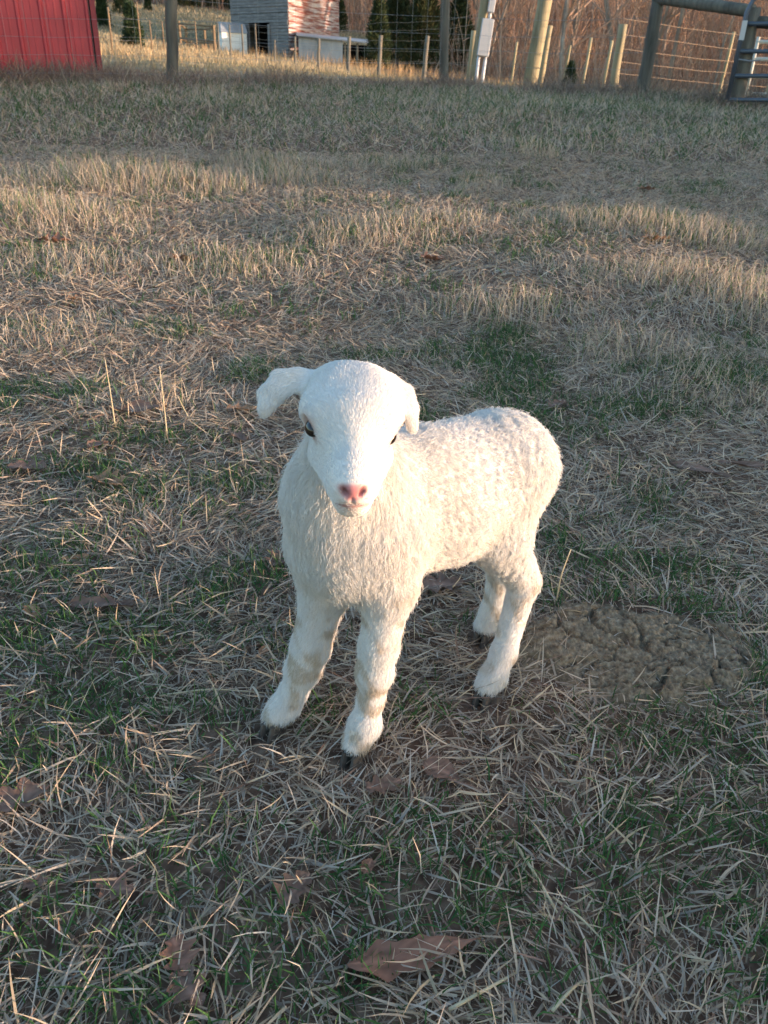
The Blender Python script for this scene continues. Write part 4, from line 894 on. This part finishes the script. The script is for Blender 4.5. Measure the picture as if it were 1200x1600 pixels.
LEAVES = [(648, 1505, 215, 14, 'lobed', P1, 'large reddish brown lobed leaf lying on bare soil before the lamb', .1),
 (688, 1218, 62, -30, 'round', P2, 'purplish brown leaf flat in the straw ahead of the lamb\'s front hoof', .2), (170, 762, 62, -25, 'oak', P3, 'curled orange brown leaf caught up in the grass', .5),
 (160, 958, 105, 3, 'long', P2, 'long folded brown leaf in the straw beside a long pale stalk', .5), (112, 792, 48, -12, 'long', P2, 'narrow grey brown leaf under dry blades', .3),
 (462, 1405, 70, 55, 'oak', P2, 'dark leaf standing half upright in the straw', .4), (295, 1560, 75, -40, 'oak', P2, 'dark purple leaf between green tufts', .2), (282, 1510, 70, -60, 'oak', P1, 'brown leaf overlapping the dark purple one', .3),
 (28, 1262, 100, 30, 'oak', P2, 'long dull brown leaf under flattened straw', .25), (183, 1402, 62, -10, 'oak', P2, 'grey brown leaf pressed flat under a straw stem', .15), (375, 692, 38, -50, 'oak', P2, 'small crumpled dark leaf behind the lamb\'s ear', .5),
 (378, 648, 46, 5, 'oak', P3, 'small russet leaf near the drooping ear', .4), (1092, 745, 90, -30, 'long', P2, 'long dark leaf strip among green blades', .2), (1155, 735, 70, -8, 'long', P2, 'long split brown leaf in the short grass', .3),
 (870, 640, 40, 40, 'oak', P2, 'pinkish grey leaf behind the lamb\'s rump', .4), (55, 968, 40, -60, 'round', P3, 'small pale brown leaf at the foot of a green tuft', .5), (415, 1028, 26, 60, 'round', P3, 'tiny tan leaf left of the front leg', .4),
 (120, 884, 40, 25, 'long', P3, 'small tan rolled leaf in the straw', .6), (45, 740, 60, 5, 'oak', P2, 'dull brown leaf under a mat of grass', .3), (155, 705, 36, 50, 'round', P2, 'dark upright leaf scrap by the tall stalks', .5),
 (305, 290, 60, 0, 'oak', P1, 'dark red leaf under the tall sunlit tuft', .4), (285, 412, 60, 20, 'oak', P1, 'red brown leaf in short grass of the mid pasture', .5), (85, 382, 46, 10, 'oak', P1, 'dark red leaf in the lit grass on the left', .5),
 (575, 1368, 30, 70, 'round', P1, 'tiny reddish leaf flake ahead of the lamb', .3), (600, 1240, 60, 20, 'oak', P2, 'dark leaf half hidden under straw by the hoof', .3), (690, 925, 70, 15, 'oak', P2, 'dark leaf lying in the shade under the lamb', .2), (438, 885, 50, 70, 'oak', P2, 'purple brown leaf against the lamb\'s chest', .3),
 (60, 1395, 40, 20, 'oak', P2, 'small dark leaf by the green tuft', .4), (1010, 300, 34, 10, 'oak', P1, 'dark leaf in the far shaded grass', .4), (1025, 380, 46, 15, 'oak', P3, 'pink brown leaf lit among dry tufts', .6), (675, 410, 40, 0, 'oak', P1, 'red brown leaf in the grass behind the lamb', .5),
 (680, 350, 34, 0, 'oak', P1, 'dark red leaf further up the pasture', .5), (118, 475, 34, 40, 'oak', P3, 'rust leaf on the shaded grass', .5), (215, 648, 90, 14, 'long', P2, 'long grey brown leaf lying behind the tall stalks', .2), (1080, 600, 44, 0, 'oak', P2, 'grey leaf sunk in the short grass on the right', .3)]
for q in LEAVES: dead_leaf(*q[:7], curl=q[7])

# single stalks that stand out
m_stalk = noisy('dry_stalk', [(.42, .33, .20), (.56, .46, .30)], 40, rough=.6)
def stalk(label, pts, r=.0014, upright=False):
    g0 = G(*pts[0]); P_ = []
    for i, (px, py) in enumerate(pts):
        if upright: P_.append(g0 if i == 0 else W(px, py, g0[1] + .004 * i))
        else: p_ = G(px, py); P_.append(p_ + Z * (.009 + .006 * math.sin(i * 2.1)))
    P_ = np.array(P_); k = 4 * (len(P_) - 1) + 1; tt = np.linspace(0, len(P_) - 1, k)
    S_ = np.stack([np.interp(tt, np.arange(len(P_)), P_[:, a]) for a in range(3)], 1)
    S_[1:-1] = (S_[:-2] + 2 * S_[1:-1] + S_[2:]) / 4
    o = MB().tube(S_, np.linspace(r, r * .55, k), 6).build('dry_stalk', m_stalk, None, True); tag(o, label, 'stalk', 'long dry grass stalks')
stalk('thick straight pale straw lying across dark green grass', [(800, 1322), (845, 1400), (892, 1472)], .0019)
stalk('pale straw crossing the thick straight one', [(862, 1412), (905, 1450), (958, 1492)], .0014)
stalk('long thin bent straw in the green tufts', [(915, 1265), (970, 1320), (1000, 1348), (996, 1415)], .0010)
stalk('long pale stalk slanting down through the straw', [(172, 972), (215, 1020), (262, 1100)], .0013)
stalk('long level straw pointing at the lamb\'s front hoof', [(250, 1096), (330, 1090), (425, 1087)], .0013)
stalk('tall thin upright stalk with a sunlit tip', [(181, 672), (172, 610), (164, 562)], .0014, True)
stalk('second tall upright stalk, lit orange, beside the first', [(262, 690), (256, 630), (249, 572)], .0014, True)
stalk('short leaning sunlit stalk beside the tall ones', [(300, 662), (288, 640), (277, 618)], .0013, True)
stalk('tan stalk leaning out of the green tuft by the hind leg', [(868, 948), (876, 900), (892, 858)], .0013, True)
stalk('brown stem lying behind the big lobed leaf', [(700, 1588), (760, 1560), (812, 1520)], .0018)
stalk('pale stem at the edge of the green grass', [(860, 1590), (890, 1560), (918, 1530)], .0017)
stalk('branched straw with orange tips in the near grass', [(142, 1298), (190, 1316), (240, 1362)], .0014)
stalk('thin arched pale stalk right of the manure', [(1060, 700), (1090, 672), (1130, 650)], .0012)
stalk('long pale curved straw left of the lamb', [(400, 715), (340, 752), (270, 778)], .0013)
# orange baling twine
m_twine = mat('orange_twine', (.55, .13, .035), .6, .3); g0 = G(690, 900)
tw = [W(697, 866, g0[1]), W(690, 872, g0[1]), W(686, 890, g0[1] - .01), W(687, 908, g0[1] - .015), W(701, 916, g0[1] - .02)]
for p_ in tw: p_[2] = max(p_[2], hz(p_[0], p_[1]) + .006)
tag(MB().tube(tw, .0012, 6).build('baling_twine', m_twine, None, True), 'short curl of orange baling twine under the lamb\'s belly', 'twine')
# trodden manure, cracked into plates
nx_, ny_ = 130, 95; uu, vv = np.meshgrid(np.linspace(-1, 1, nx_), np.linspace(-1, 1, ny_)); sx_, sy_ = .20, .118
X = DUNG[0] + uu * sx_; Y_ = DUNG[1] + vv * sy_
cs = np.random.default_rng(21).uniform(-1, 1, (34, 2)); hs = np.random.default_rng(22).uniform(.1, 1, 34); wx = uu + .10 * (vnoise(uu * 6, vv * 6, 1) - .5) * 2; wy = vv + .10 * (vnoise(uu * 6 + 9, vv * 6, 2) - .5) * 2
dd_ = np.sqrt((wx[..., None] - cs[:, 0]) ** 2 + ((wy[..., None] - cs[:, 1]) * .8) ** 2); od = np.sort(dd_, -1); near_ = hs[np.argmin(dd_, -1)]
edge = sstep(.0, .035, od[..., 1] - od[..., 0]); rim = sstep(1.05, .55, np.hypot(uu, vv) + .5 * (vnoise(uu * 3 + 4, vv * 3, 4) - .5))
Hh = rim * (.002 + .007 * near_ * edge + .009 * edge + .006 * (vnoise(uu * 22, vv * 16, 3) - .5) + .006 * (vnoise(uu * 50, vv * 40, 5) - .5)) - .012 * (1 - rim)
dv = np.stack([X, Y_, height(X, Y_) + Hh], -1).reshape(-1, 3); ii = np.arange(nx_ * ny_).reshape(ny_, nx_)
dq = np.stack([ii[:-1, :-1], ii[:-1, 1:], ii[1:, 1:], ii[1:, :-1]], -1).reshape(-1, 4)
m_dung = noisy('trodden_manure', [(.075, .05, .033), (.185, .14, .092), (.34, .27, .185)], 170, (1, .6, 1), .95, 8, bump=.9, bscale=.004)
tag(link('manure_patch', np_mesh('manure_patch', dv, dq), m_dung, smooth=True), 'trodden cracked patch of old manure on the ground behind the lamb', 'manure')
